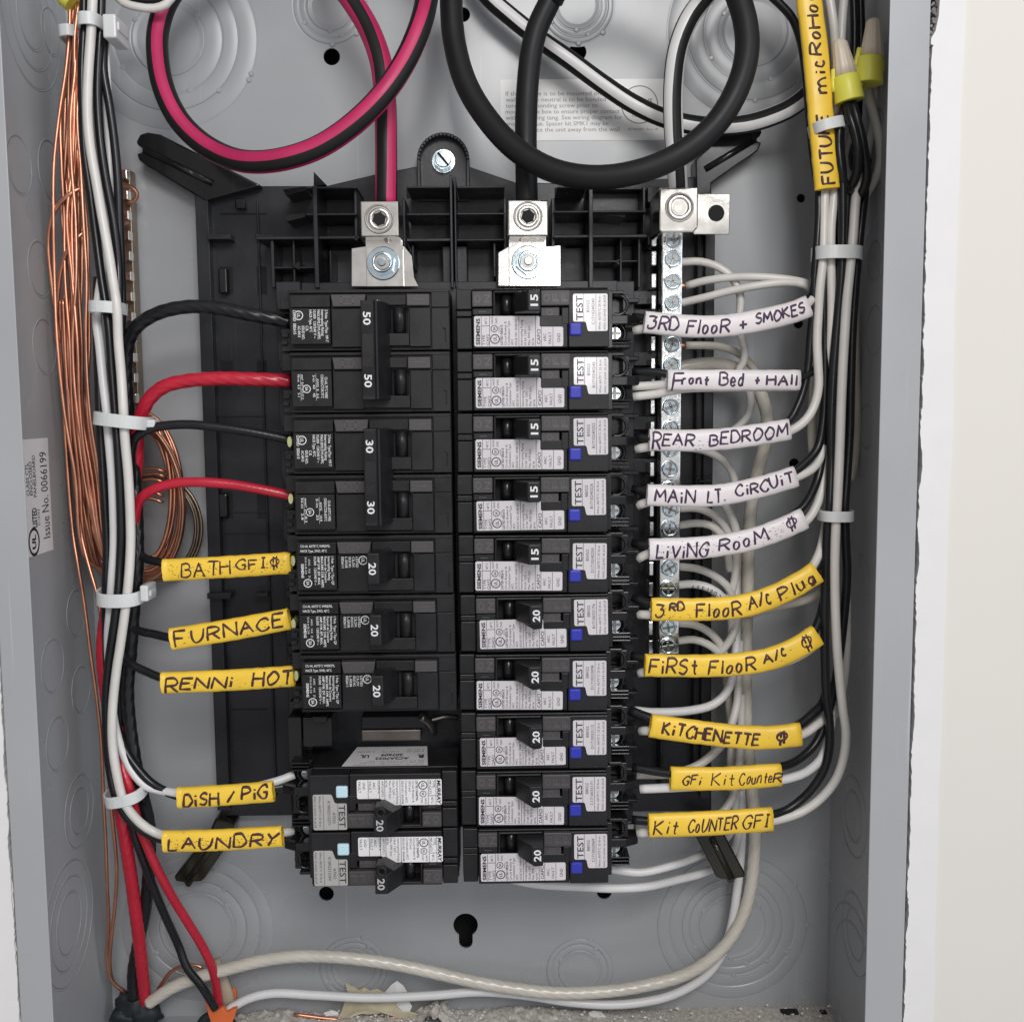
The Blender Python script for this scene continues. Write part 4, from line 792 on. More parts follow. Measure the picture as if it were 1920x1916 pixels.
coil('wire_coil', 'coil of tarnished gray wire lowest behind the copper loops', (288, 990), 94, 98, 4, 'oldcopper', .85, 10, math.pi*.8, math.pi*.8-2*math.pi*2.8, 31)
for k, L in enumerate(([(262, 880, 22), (285, 878, 22), (310, 884, 22)], [(262, 892, 20), (290, 888, 20), (310, 894, 20)], [(262, 902, 21), (285, 898, 21), (308, 904, 21)], [(262, 925, 20), (285, 922, 20), (306, 930, 20)], [(262, 935, 21), (285, 935, 21), (306, 942, 21)])):
    wire('copper_wire', 'short stretch of bare copper crossing behind the coil', L, .86, 'copper', group='copper stretches inside the coil', n=8)
wire('copper_wire', 'bare copper wire bowing left then looping around the upper ground bar screw', [(112, 640, 36), (98, 540, 38), (91, 450, 40), (99, 404, 42), (117, 376, 44), (141, 358, 44), (165, 350, 40), (195, 346, 30), (222, 346, 20), (245, 351, 14), (257, 363, 12), (252, 377, 11), (236, 383, 11)], 1.0, 'copper', n=8)
wire('copper_wire', 'dark copper wire bowing left below the upper ground loop', [(104, 640, 34), (110, 540, 38), (117, 496, 40), (130, 464, 42), (151, 441, 42), (172, 428, 38), (205, 422, 24), (240, 418, 13)], .95, 'copper', n=8)
wire('copper_wire', 'long bare copper wire running down the left wall to the dark connector', [(112, 560, 36), (116, 700, 33), (126, 870, 31), (137, 1000, 32), (146, 1058, 34), (158, 1131, 34), (169, 1219, 34), (181, 1306, 34), (190, 1394, 34), (194, 1496, 33), (198, 1575, 30), (201, 1662, 26), (204, 1740, 22), (201, 1794, 19), (209, 1837, 16), (236, 1860, 12)], .9, 'copper', n=8)
wire('copper_wire', 'second bare copper wire crossing the first near the bottom of the left wall', [(118, 560, 38), (126, 720, 36), (138, 880, 35), (152, 1000, 36), (166, 1058, 38), (181, 1111, 40), (190, 1160, 40), (198, 1260, 36), (201, 1400, 36), (209, 1517, 38), (215, 1575, 36), (219, 1633, 32), (216, 1692, 28), (208, 1765, 23), (206, 1810, 18), (214, 1842, 14), (238, 1864, 11)], .9, 'copper', n=8)
wire('copper_wire', 'short dark copper curl beside the dark connector', [(292, 1862, 10), (303, 1845, 12), (320, 1822, 13), (345, 1810, 14), (372, 1810, 15), (380, 1815, 15)], .95, 'copper', n=8)

# right bundle
gr = 'wires of the right bundle'
wire('branch_wire', 'black wire at the left edge of the right bundle to the REAR BEDROOM sleeve', [(1545, 330, 50), (1536, 358, 52), (1535, 404, 53), (1531, 468, 54), (1527, 517, 54), (1524, 581, 53), (1519, 637, 52), (1516, 679, 52), (1510, 716, 52), (1498, 755, 53), (1476, 792, 55), (1440, 806, 57), (1360, 818, 58), (1230, 824, 57), (1190, 818, 54)], 1.7, 'wblack', group=gr)
wire('branch_wire', 'white wire of the right bundle curving into the REAR BEDROOM sleeve', [(1555, 330, 50), (1547, 358, 53), (1545, 420, 54), (1543, 484, 55), (1537, 540, 55), (1534, 590, 54), (1532, 640, 54), (1534, 690, 54), (1535, 721, 54), (1528, 757, 54), (1512, 786, 55), (1482, 808, 56), (1440, 818, 57), (1360, 830, 58), (1230, 836, 57), (1192, 842, 54)], 1.95, 'wwhite', group=gr)
wire('branch_wire', 'white wire second from the left in the right bundle under the upper tie', [(1552, -20, 50), (1562, 40, 50), (1567, 100, 48), (1566, 200, 48), (1566, 300, 50), (1563, 371, 53), (1558, 430, 54), (1558, 500, 54), (1559, 581, 53), (1557, 640, 52), (1552, 700, 50), (1548, 760, 49), (1545, 830, 49), (1530, 872, 52), (1500, 892, 55), (1430, 916, 58), (1340, 930, 58), (1220, 940, 56), (1195, 948, 54)], 1.95, 'wwhite', group=gr)
wire('branch_wire', 'black wire down the middle of the right bundle to the Kit COUNTER GFI sleeve', [(1584, 215, 48), (1576, 240, 50), (1575, 275, 54), (1579, 320, 56), (1580, 371, 56), (1580, 440, 56), (1577, 520, 56), (1571, 590, 55), (1566, 651, 55), (1561, 721, 55), (1558, 806, 55), (1558, 878, 55), (1555, 948, 57), (1551, 1000, 56), (1548, 1075, 55), (1546, 1159, 55), (1547, 1244, 55), (1550, 1310, 55), (1555, 1350, 55), (1555, 1400, 54), (1546, 1440, 54), (1526, 1474, 54), (1500, 1501, 54), (1472, 1520, 55), (1440, 1528, 57), (1330, 1540, 58), (1230, 1540, 56), (1185, 1536, 54)], 1.95, 'wblack', group=gr)
wire('branch_wire', 'long white wire down the right bundle to the Kit COUNTER GFI sleeve', [(1612, 330, 50), (1604, 378, 54), (1600, 436, 56), (1594, 500, 57), (1588, 560, 57), (1584, 620, 57), (1580, 690, 57), (1577, 760, 57), (1574, 850, 57), (1571, 920, 58), (1567, 990, 58), (1565, 1060, 57), (1566, 1140, 56), (1569, 1210, 56), (1574, 1270, 55), (1580, 1328, 55), (1586, 1374, 55), (1582, 1419, 55), (1566, 1463, 55), (1536, 1499, 55), (1500, 1523, 55), (1471, 1533, 56), (1440, 1540, 57), (1330, 1552, 58), (1230, 1558, 56), (1195, 1562, 54)], 2.05, 'wwhite', group=gr)
wire('branch_wire', 'black wire along the right edge of the right bundle', [(1626, 300, 46), (1620, 370, 50), (1612, 440, 53), (1604, 530, 53), (1598, 620, 53), (1595, 721, 53), (1593, 806, 53), (1588, 890, 54), (1584, 948, 55), (1586, 1019, 54), (1588, 1075, 53), (1584, 1140, 52), (1575, 1220, 50), (1562, 1300, 48), (1550, 1345, 48), (1528, 1395, 50), (1490, 1428, 54), (1450, 1440, 57), (1360, 1450, 58), (1265, 1450, 57), (1230, 1446, 55), (1186, 1438, 52)], 1.95, 'wblack', group=gr)
wire('branch_wire', 'second black wire of the right bundle curving to the MAIN LT. CIRCUIT sleeve', [(1550, 345, 48), (1556, 400, 51), (1549, 480, 52), (1545, 552, 52), (1546, 637, 51), (1546, 721, 51), (1543, 790, 51), (1533, 840, 52), (1512, 866, 54), (1486, 886, 56), (1430, 904, 58), (1340, 920, 58), (1220, 922, 56), (1186, 916, 53)], 1.9, 'wblack', group=gr)
wire('branch_wire', 'black wire of the right bundle curving to the LIVING ROOM sleeve', [(1568, 380, 48), (1572, 470, 50), (1562, 600, 48), (1553, 720, 48), (1546, 820, 49), (1535, 890, 51), (1522, 925, 54), (1508, 948, 56), (1490, 964, 57), (1455, 990, 58), (1400, 1008, 58), (1300, 1020, 58), (1215, 1022, 56), (1186, 1018, 53)], 1.9, 'wblack', group=gr)
wire('branch_wire', 'white wire of the right bundle curving to the LIVING ROOM sleeve', [(1584, -20, 46), (1578, 50, 46), (1574, 150, 46), (1572, 300, 46), (1566, 450, 48), (1556, 700, 47), (1546, 850, 49), (1541, 915, 51), (1529, 952, 54), (1508, 980, 56), (1460, 1000, 58), (1400, 1020, 58), (1300, 1032, 58), (1215, 1038, 56), (1196, 1048, 54)], 1.95, 'wwhite', group=gr)
wire('branch_wire', 'white wire rising from the 3RD FLOOR A/C sleeve into the right bundle', [(1562, 860, 46), (1552, 960, 48), (1543, 1012, 51), (1534, 1042, 54), (1516, 1072, 57), (1480, 1104, 58), (1420, 1128, 58), (1320, 1144, 58), (1230, 1152, 57), (1196, 1152, 54)], 1.95, 'wwhite', group=gr)
wire('branch_wire', 'black wire leaving the 3RD FLOOR A/C sleeve behind the bundle', [(1556, 1010, 46), (1548, 1050, 49), (1537, 1072, 54), (1510, 1092, 57), (1450, 1114, 58), (1380, 1130, 58), (1300, 1134, 58), (1225, 1134, 56), (1186, 1120, 52)], 1.9, 'wblack', group=gr)
wire('branch_wire', 'black wire bending up from the FIRST FLOOR A/C sleeve', [(1552, 1080, 46), (1543, 1135, 50), (1534, 1166, 54), (1520, 1194, 57), (1470, 1226, 58), (1400, 1240, 58), (1300, 1240, 58), (1215, 1234, 56), (1184, 1229, 53)], 1.9, 'wblack', group=gr)
wire('branch_wire', 'white wire of the FIRST FLOOR A/C sleeve tucked beside its black wire', [(1554, 1120, 45), (1546, 1180, 50), (1532, 1206, 55), (1480, 1238, 58), (1400, 1252, 58), (1300, 1256, 58), (1215, 1259, 56), (1198, 1262, 54)], 1.95, 'wwhite', group=gr)
wire('branch_wire', 'black wire bending up from the KITCHENETTE sleeve', [(1552, 1280, 47), (1545, 1315, 49), (1524, 1338, 52), (1497, 1360, 55), (1450, 1376, 58), (1380, 1372, 58), (1300, 1362, 58), (1225, 1348, 56), (1180, 1332, 52)], 2.2, 'wblack', group=gr)
wire('branch_wire', 'white wire bending up from the KITCHENETTE sleeve', [(1560, 1290, 45), (1548, 1342, 48), (1527, 1362, 52), (1503, 1377, 55), (1450, 1386, 58), (1380, 1382, 58), (1300, 1376, 58), (1222, 1370, 57), (1200, 1370, 54)], 1.95, 'wwhite', group=gr)
wire('branch_wire', 'white wire between the GFI Kit Counter sleeve and the right bundle', [(1560, 1340, 45), (1552, 1392, 48), (1538, 1424, 51), (1512, 1447, 54), (1486, 1457, 56), (1450, 1464, 57), (1360, 1470, 58), (1265, 1476, 57), (1200, 1479, 54)], 2.0, 'wbright', group=gr)
wire('branch_wire', 'black wire entering the Front Bed sleeve from the bundle', [(1545, 640, 48), (1530, 690, 50), (1510, 704, 53), (1490, 708, 56), (1400, 712, 58), (1270, 705, 57), (1230, 698, 55), (1186, 697, 52)], 1.7, 'wblack', group=gr)
wire('branch_wire', 'white wire entering the Front Bed sleeve, upper of its pair at the breaker', [(1490, 718, 56), (1400, 718, 58), (1270, 718, 57), (1235, 722, 55), (1186, 725, 53)], 1.85, 'wwhite', group=gr)
wire('branch_wire', 'white wire under the Front Bed sleeve end, lower of its pair at the breaker', [(1480, 726, 55), (1400, 726, 57), (1270, 730, 57), (1235, 738, 55), (1187, 744, 53)], 1.85, 'wwhite', group=gr)
wire('branch_wire', 'white wire of the top 3RD FLOOR + SMOKES sleeve reaching the bundle', [(1540, 520, 47), (1528, 548, 50), (1516, 568, 55), (1480, 590, 58), (1420, 608, 58), (1330, 616, 58), (1225, 614, 57), (1188, 620, 54)], 1.9, 'wwhite', group=gr)
wire('branch_wire', 'black wire of the top 3RD FLOOR + SMOKES sleeve', [(1536, 500, 46), (1524, 545, 49), (1512, 562, 54), (1470, 582, 58), (1400, 598, 58), (1300, 600, 58), (1220, 598, 57), (1186, 594, 54)], 1.7, 'wblack', group=gr)
wire('ivory_wire', 'ivory wire sagging behind the right edge of the right bundle', [(1600, 470, 30), (1604, 600, 30), (1606, 700, 30), (1608, 780, 31), (1605, 850, 31), (1596, 900, 32)], 1.7, 'wbeige', group=gr)
wire('ivory_wire', 'ivory wire hidden behind the left edge of the right bundle', [(1530, 640, 34), (1527, 720, 34), (1523, 800, 34), (1526, 850, 35), (1540, 900, 36)], 2.2, 'wbeige', group=gr)
wire('branch_wire', 'white wire hanging behind the lower right bundle', [(1586, 1080, 46), (1588, 1160, 46), (1586, 1240, 46), (1578, 1300, 46), (1566, 1340, 46), (1558, 1300, 46)], 1.9, 'wwhite', group=gr)
wire('branch_wire', 'black wire passing behind the FUTURE sleeve at the top', [(1430, -20, 30), (1462, 8, 32), (1486, 36, 34), (1502, 80, 36), (1512, 150, 38), (1522, 260, 42), (1535, 350, 48), (1546, 372, 50)], 1.9, 'wblack')
for k, (x, hh) in enumerate(((1602, 34), (1614, 30))):
    wire('branch_wire', 'black wire coming down behind the wire connectors at the upper right', [(x-2, -20, hh), (x, 60, hh), (x-2, 140, hh), (x-6, 240, hh), (x-2, 330, hh+6), (x-6, 420, hh+10), (x-14, 520, hh+10)], 1.9, 'wblack', group='black wires behind the connectors')
wire('pigtail_wire', 'black pigtail from the front wire connector curving right and back down', [(1596, 188, 58), (1604, 215, 60), (1616, 260, 60), (1623, 300, 59), (1625, 338, 57), (1614, 364, 54), (1600, 372, 50)], 1.95, 'wblack', group='pigtails under the connectors')
wire('pigtail_wire', 'black pigtail from the front wire connector forming the inner loop', [(1588, 190, 58), (1592, 215, 61), (1603, 250, 62), (1609, 290, 61), (1606, 326, 58), (1594, 352, 54), (1578, 366, 50)], 1.95, 'wblack', group='pigtails under the connectors')
wire('pigtail_wire', 'black pigtail from the front wire connector, leftmost, bowing toward the yellow sleeve', [(1584, 200, 56), (1575, 232, 58), (1572, 270, 58), (1577, 316, 58), (1584, 348, 56), (1598, 362, 52)], 1.9, 'wblack', group='pigtails under the connectors')
wire('pigtail_wire', 'white pigtail crossing beneath the black loops', [(1572, 196, 50), (1574, 222, 50), (1597, 240, 46), (1588, 270, 44), (1582, 305, 44), (1598, 345, 44), (1606, 380, 46)], 1.75, 'wwhite', group='pigtails under the connectors')
wire('pigtail_wire', 'white pigtail from the rear wire connector bowing to the right', [(1624, 155, 46), (1630, 185, 47), (1641, 225, 48), (1649, 265, 48), (1650, 302, 48), (1640, 338, 48), (1622, 368, 48)], 1.85, 'wwhite', group='pigtails under the connectors')
wire('pigtail_wire', 'white pigtail going straight down behind the bowing white one', [(1638, 158, 44), (1641, 190, 43), (1638, 230, 42), (1628, 280, 42), (1620, 330, 42)], 1.7, 'wwhite', group='pigtails under the connectors')
def connector(tip, mid, end, h, label):
    T, Mi, E_ = at(*tip, h), at(*mid, h), at(*end, h); o = thing('wire_connector', label, 'wire connector', tuple(E_), 'tan and yellow wire connectors')
    D = (E_-T).normalized(); m = MB(); L = (Mi-T).length
    prof = [(0, 1.2), (.04, 2.2), (.12, 3.0), (.35, 3.5), (.7, 4.3), (1.0, 4.9)]
    P = [T+D*(L*a_) for a_, r in prof]; m.tube(P, [r for a_, r in prof], 48, lobes=12, amp=.035, pitch=1e9); m.build('cap', ['tan'], parent=o, recalc=False)
    m = MB(); L2 = (E_-Mi).length; P = [Mi+D*(L2*a_)-D*.4 for a_ in (0, .05, .5, .95, 1)]; m.tube(P, [5.0, 5.4, 5.7, 6.1, 6.0], 32); m.build('skirt', ['lime'], parent=o, recalc=False)
    m = MB(); n_ = Vector((-D[1], D[0], 0))
    for s_ in (-1, 1): m.tube([Mi-D*4+n_*s_*4.3, Mi+D*2+n_*s_*5.5, Mi+D*5+n_*s_*5.8], 1.0, 8)
    m.build('wing', ['lime'], parent=o, recalc=False)
connector((1573, 74), (1585, 145), (1594, 193), 58, 'tan wire connector with yellow skirt in front, over the black pigtails')
connector((1638, 35), (1630, 110), (1632, 160), 56, 'tan wire connector with yellow skirt at the rear, close to the right box wall')
m = MB(); P = [at(112, -30, 45), at(128, -6, 45), at(139, 6, 45)]; m.tube(P, [4, 5, 4.5], 20); tag(m.build('wire_connector', ['lime'], org=tuple(P[2])), 'yellow wire connector tip at the top of the copper bundle', 'wire connector')

# neutral wires
gn = 'neutral wires right of the silver bar'
NW = [('white neutral from the first bar screw dropping behind the SMOKES and Front Bed sleeves', [(1270, 492, 34), (1315, 491, 36), (1349, 502, 38), (1371, 519, 39), (1385, 544, 40), (1389, 567, 40), (1386, 595, 40), (1388, 628, 40), (1396, 654, 40), (1394, 679, 39), (1384, 696, 38), (1396, 718, 37), (1406, 738, 36), (1408, 760, 35), (1400, 782, 34), (1376, 806, 33), (1330, 826, 33), (1274, 838, 33)], 1.75, 'wwhite'),
      ('white neutral with bare copper tip arching level to the right bundle', [(1288, 536, 34), (1321, 527, 38), (1377, 520, 42), (1433, 520, 45), (1489, 526, 46), (1520, 534, 45), (1545, 548, 44)], 1.75, 'wwhite'),
      ('white neutral crossing the level one on its way to the bundle', [(1270, 570, 34), (1321, 558, 40), (1377, 544, 44), (1433, 534, 47), (1475, 530, 47), (1505, 533, 46), (1524, 544, 45), (1545, 560, 44)], 1.75, 'wwhite'),
      ('ivory neutral with copper tip bending into the thick ivory cable', [(1286, 648, 34), (1321, 648, 34), (1354, 651, 32), (1388, 665, 30), (1412, 690, 28), (1428, 722, 26)], 1.75, 'wbeige'),
      ('white neutral hooking down behind the MAIN LT. CIRCUIT sleeve', [(1270, 838, 34), (1321, 845, 34), (1354, 862, 34), (1372, 884, 34), (1378, 910, 33), (1374, 940, 32)], 1.75, 'wwhite'),
      ('white neutral starting just under the MAIN LT. CIRCUIT sleeve', [(1268, 954, 34), (1306, 953, 36), (1337, 965, 38), (1358, 986, 38), (1369, 1010, 37), (1375, 1060, 34), (1377, 1110, 32)], 1.8, 'wwhite'),
      ('white neutral meeting the LIVING ROOM sleeve from above', [(1268, 986, 34), (1306, 981, 38), (1332, 985, 40), (1350, 999, 40), (1362, 1024, 38), (1368, 1070, 36)], 1.8, 'wwhite'),
      ('white neutral running down outside the other hooks at mid height', [(1350, 935, 36), (1366, 958, 38), (1378, 985, 39), (1382, 1015, 38), (1381, 1050, 37), (1378, 1080, 37), (1370, 1112, 36), (1352, 1134, 35), (1300, 1142, 34), (1266, 1141, 34)], 1.85, 'wwhite'),
      ('white neutral just below the LIVING ROOM sleeve', [(1268, 1062, 34), (1306, 1066, 36), (1337, 1078, 38), (1360, 1095, 38), (1374, 1120, 36), (1382, 1160, 34)], 1.8, 'wwhite'),
      ('white neutral printed with its wire gauge above the 3RD FLOOR A/C sleeve', [(1268, 1097, 34), (1301, 1095, 37), (1332, 1103, 39), (1354, 1119, 39), (1370, 1150, 37), (1372, 1200, 34)], 1.9, 'wbright'),
      ('white neutral just below the 3RD FLOOR A/C sleeve', [(1268, 1168, 34), (1304, 1172, 36), (1332, 1187, 37), (1353, 1212, 37), (1362, 1260, 34)], 1.8, 'wwhite'),
      ('white neutral at the lowest bar screw', [(1268, 1202, 34), (1301, 1199, 37), (1326, 1207, 38), (1346, 1222, 37), (1362, 1250, 34)], 1.8, 'wwhite'),
      ('white neutral curving inward above the FIRST FLOOR A/C sleeve', [(1379, 1050, 32), (1380, 1110, 34), (1382, 1160, 36), (1374, 1190, 38), (1358, 1214, 38), (1338, 1234, 36), (1300, 1250, 36)], 1.85, 'wwhite'),
      ('white pigtail curving from the descending neutrals to above the KITCHENETTE sleeve', [(1382, 1150, 30), (1380, 1215, 33), (1374, 1268, 36), (1362, 1298, 38), (1336, 1321, 40), (1292, 1332, 42), (1222, 1335, 44), (1190, 1332, 46)], 2.0, 'wbright'),
      ('white pigtail passing behind the KITCHENETTE sleeve to the breaker below', [(1386, 1200, 30), (1384, 1270, 32), (1382, 1318, 34), (1374, 1350, 36), (1362, 1384, 38), (1340, 1410, 40), (1306, 1436, 42), (1260, 1450, 44), (1192, 1452, 46)], 2.0, 'wwhite'),
      ('white pigtail curving behind the Kit Counter GFI sleeve', [(1390, 1300, 28), (1388, 1400, 30), (1380, 1478, 34), (1366, 1508, 36), (1345, 1530, 38), (1280, 1548, 42), (1190, 1552, 46)], 2.0, 'wwhite'),
      ('white pigtail emerging below the Kit Counter GFI sleeve, upper of the two', [(1384, 1440, 26), (1378, 1520, 26), (1366, 1566, 21), (1336, 1590, 19), (1298, 1609, 24), (1254, 1624, 36), (1200, 1635, 38), (1140, 1628, 36)], 1.9, 'wbright'),
      ('white pigtail sweeping under the lowest breaker, lower of the two', [(1388, 1480, 22), (1386, 1560, 22), (1368, 1606, 19), (1328, 1632, 18), (1269, 1649, 26), (1209, 1662, 36), (1150, 1665, 38), (1090, 1662, 40), (1000, 1656, 42), (930, 1640, 42)], 2.0, 'wbright'),
      ('white wire passing behind the 3RD FLOOR A/C sleeve to the bundle', [(1400, 1152, 30), (1440, 1142, 34), (1475, 1134, 36), (1512, 1124, 38), (1545, 1108, 40)], 2.0, 'wbeige'),
      ('white neutral descending just left of the thick ivory cable', [(1388, 1000, 22), (1390, 1120, 23), (1386, 1250, 23), (1380, 1330, 23), (1370, 1420, 22), (1376, 1500, 20)], 1.9, 'wwhite'),
      ('white neutral leaning left of the ivory cable near the KITCHENETTE sleeve', [(1354, 1200, 26), (1362, 1270, 25), (1370, 1350, 24), (1378, 1420, 22)], 1.9, 'wbeige')]
for lab, L, r, m_ in NW: 
    o = wire('neutral_wire', lab, L, r, m_, group=gn)
    if 'copper tip' in lab:
        p0 = pts(L)[0]; mt = MB(); mt.tube([p0+Vector((-6, .6 if 'level' in lab else 0, 0)), p0+Vector((-2, 0, 0)), p0+Vector((.6, 0, 0))], 1.1, 10); mt.build('copper_tip', ['copper'], parent=o, recalc=False)
    if 'gauge' in lab:
        P = spline(pts(L), 1.0); mt = MB(); s_ = 'TYPE CULLUS AWG 1'[::-1]; k = 0
        for i, chh in enumerate('T3310UL AWG 1'):
            j = 8+i*2
            if j+1 < len(P):
                t_ = (P[j+1]-P[j]).normalized(); mt.text(chh, P[j]+Vector((0, 0, 1.96)), -t_, Vector((t_[1], -t_[0], 0)), 1.5, None, .02)
        mt.build('printing', ['print'], parent=o, recalc=False)
iv = dict(lobes=6, amp=.022, pitch=6.5, n=42, step=1.0)
wire('stranded_cable', 'thick ivory stranded cable from the neutral bar down the right and along the bottom', [(1270, 690, 32), (1315, 683, 32), (1355, 684, 31), (1390, 697, 30), (1418, 725, 29), (1436, 768, 28), (1439, 806, 28), (1431, 848, 27), (1418, 892, 26), (1409, 948, 26), (1405, 991, 26), (1403, 1047, 26), (1401, 1131, 25), (1398, 1216, 24), (1398, 1300, 23), (1400, 1370, 22), (1406, 1440, 20), (1413, 1510, 19), (1416, 1560, 18), (1414, 1605, 18), (1409, 1658, 18), (1394, 1715, 18), (1366, 1764, 18), (1325, 1803, 18), (1278, 1829, 18), (1200, 1849, 18), (1137, 1858, 18), (1044, 1861, 18), (960, 1852, 18), (900, 1842, 18), (837, 1828, 18), (744, 1808, 18), (650, 1795, 18), (560, 1792, 18), (494, 1800, 18), (431, 1815, 18), (365, 1834, 18), (321, 1852, 17), (279, 1880, 15)], 2.95, 'wbeige', **iv)
wire('stranded_cable', 'thinner white cable beside the thick ivory one along the bottom', [(1380, 1240, 20), (1381, 1330, 20), (1385, 1404, 19), (1389, 1478, 18), (1391, 1552, 17), (1389, 1600, 16), (1382, 1670, 15), (1370, 1741, 14), (1352, 1792, 13), (1322, 1830, 13), (1263, 1864, 13), (1200, 1879, 13), (1137, 1883, 13), (1060, 1877, 13), (990, 1866, 13), (900, 1859, 13), (806, 1866, 13), (690, 1870, 13), (590, 1865, 13), (509, 1862, 13), (465, 1872, 14), (425, 1894, 15)], 2.15, 'wbright')
# ------------------------------------------------------------------ handwritten sleeves
G = {'A': (.85, '00 49 90;24 74'), 'B': (.75, '00 09;~09 59 87 65 35;~35 75 93 81 40 00'), 'C': (.75, '~97 79 38 05 03 30 70 92'), 'D': (.8, '00 09;~09 59 86 94 82 50 00'), 'E': (.7, '99 09 00 90;05 75'), 'F': (.7, '99 09 00;05 75'),
     'G': (.8, '~97 79 38 05 03 30 70 83 84;54 94'), 'H': (.8, '00 09;90 99;05 95'), 'I': (.35, '50 59;19 99;10 90'), '1': (.2, '50 59'), 'K': (.75, '00 09;89 05 90'), 'L': (.65, '09 00 90'), 'M': (1., '00 19 43 89 90'), 'N': (.85, '00 09 90 99'),
     'O': (.8, '~49 16 04 20 50 82 95 78 49'), 'P': (.7, '00 09;~09 69 97 75 04'), 'R': (.75, '00 09;~09 69 97 75 04;44 90'), 'S': (.7, '~98 69 28 16 55 84 82 50 11 01'), 'T': (.8, '09 99;59 50'), 'U': (.8, '~09 04 20 50 83 99'), 'V': (.75, '09 40 99'),
     'Y': (.75, '09 45;99 45 20'), 'i': (.25, '50 55;57 58'), 'c': (.6, '~66 37 14 12 40 71'), 'o': (.55, '~46 14 11 40 72 75 46'), 'n': (.6, '00 06;~04 36 66 74 80'), 't': (.5, '~58 52 60 80;15 95'), 'e': (.55, '~13 73 75 46 14 11 40 81'), 'd': (.6, '~75 46 14 11 40 73;79 70'),
     'l': (.2, '50 59'), 'u': (.6, '~06 02 30 72 76;76 70'), 'r': (.5, '00 06;~04 36 76'), 'g': (.6, '~75 46 14 12 41 74;~76 70 63 50 10'), 'm': (.95, '00 07;~05 27 45 40;~45 67 85 90'), 'a': (.6, '~75 46 14 11 40 73;76 70'), 'f': (.5, '~89 59 47 40;15 75'), '+': (.6, '04 84;48 40'),
     '/': (.5, '00 99'), '.': (.2, '40 51'), '3': (.6, '08 48 98 55;~55 85 93 81 50 10 02'), 'p': (.8, '~48 17 05 23 53 85 87 48;34 30;35 39;65 61;64 69'), ' ': (.45, ''), 'k': (.6, '00 09;75 04 80')}
def scurve(P, n):
    P = [Vector((x, y, 0)) for x, y in P]; Q = [2*P[0]-P[1]]+P+[2*P[-1]-P[-2]]; out = []
    for i in range(1, len(Q)-2):
        for k in range(n):
            t = k/n; a_, b_, c_, d_ = Q[i-1:i+3]
            out.append(.5*((2*b_)+(c_-a_)*t+(2*a_-5*b_+4*c_-d_)*t*t+(3*b_-a_-3*c_+d_)*t**3))
    return [(p[0], p[1]) for p in out+[P[-1]]]
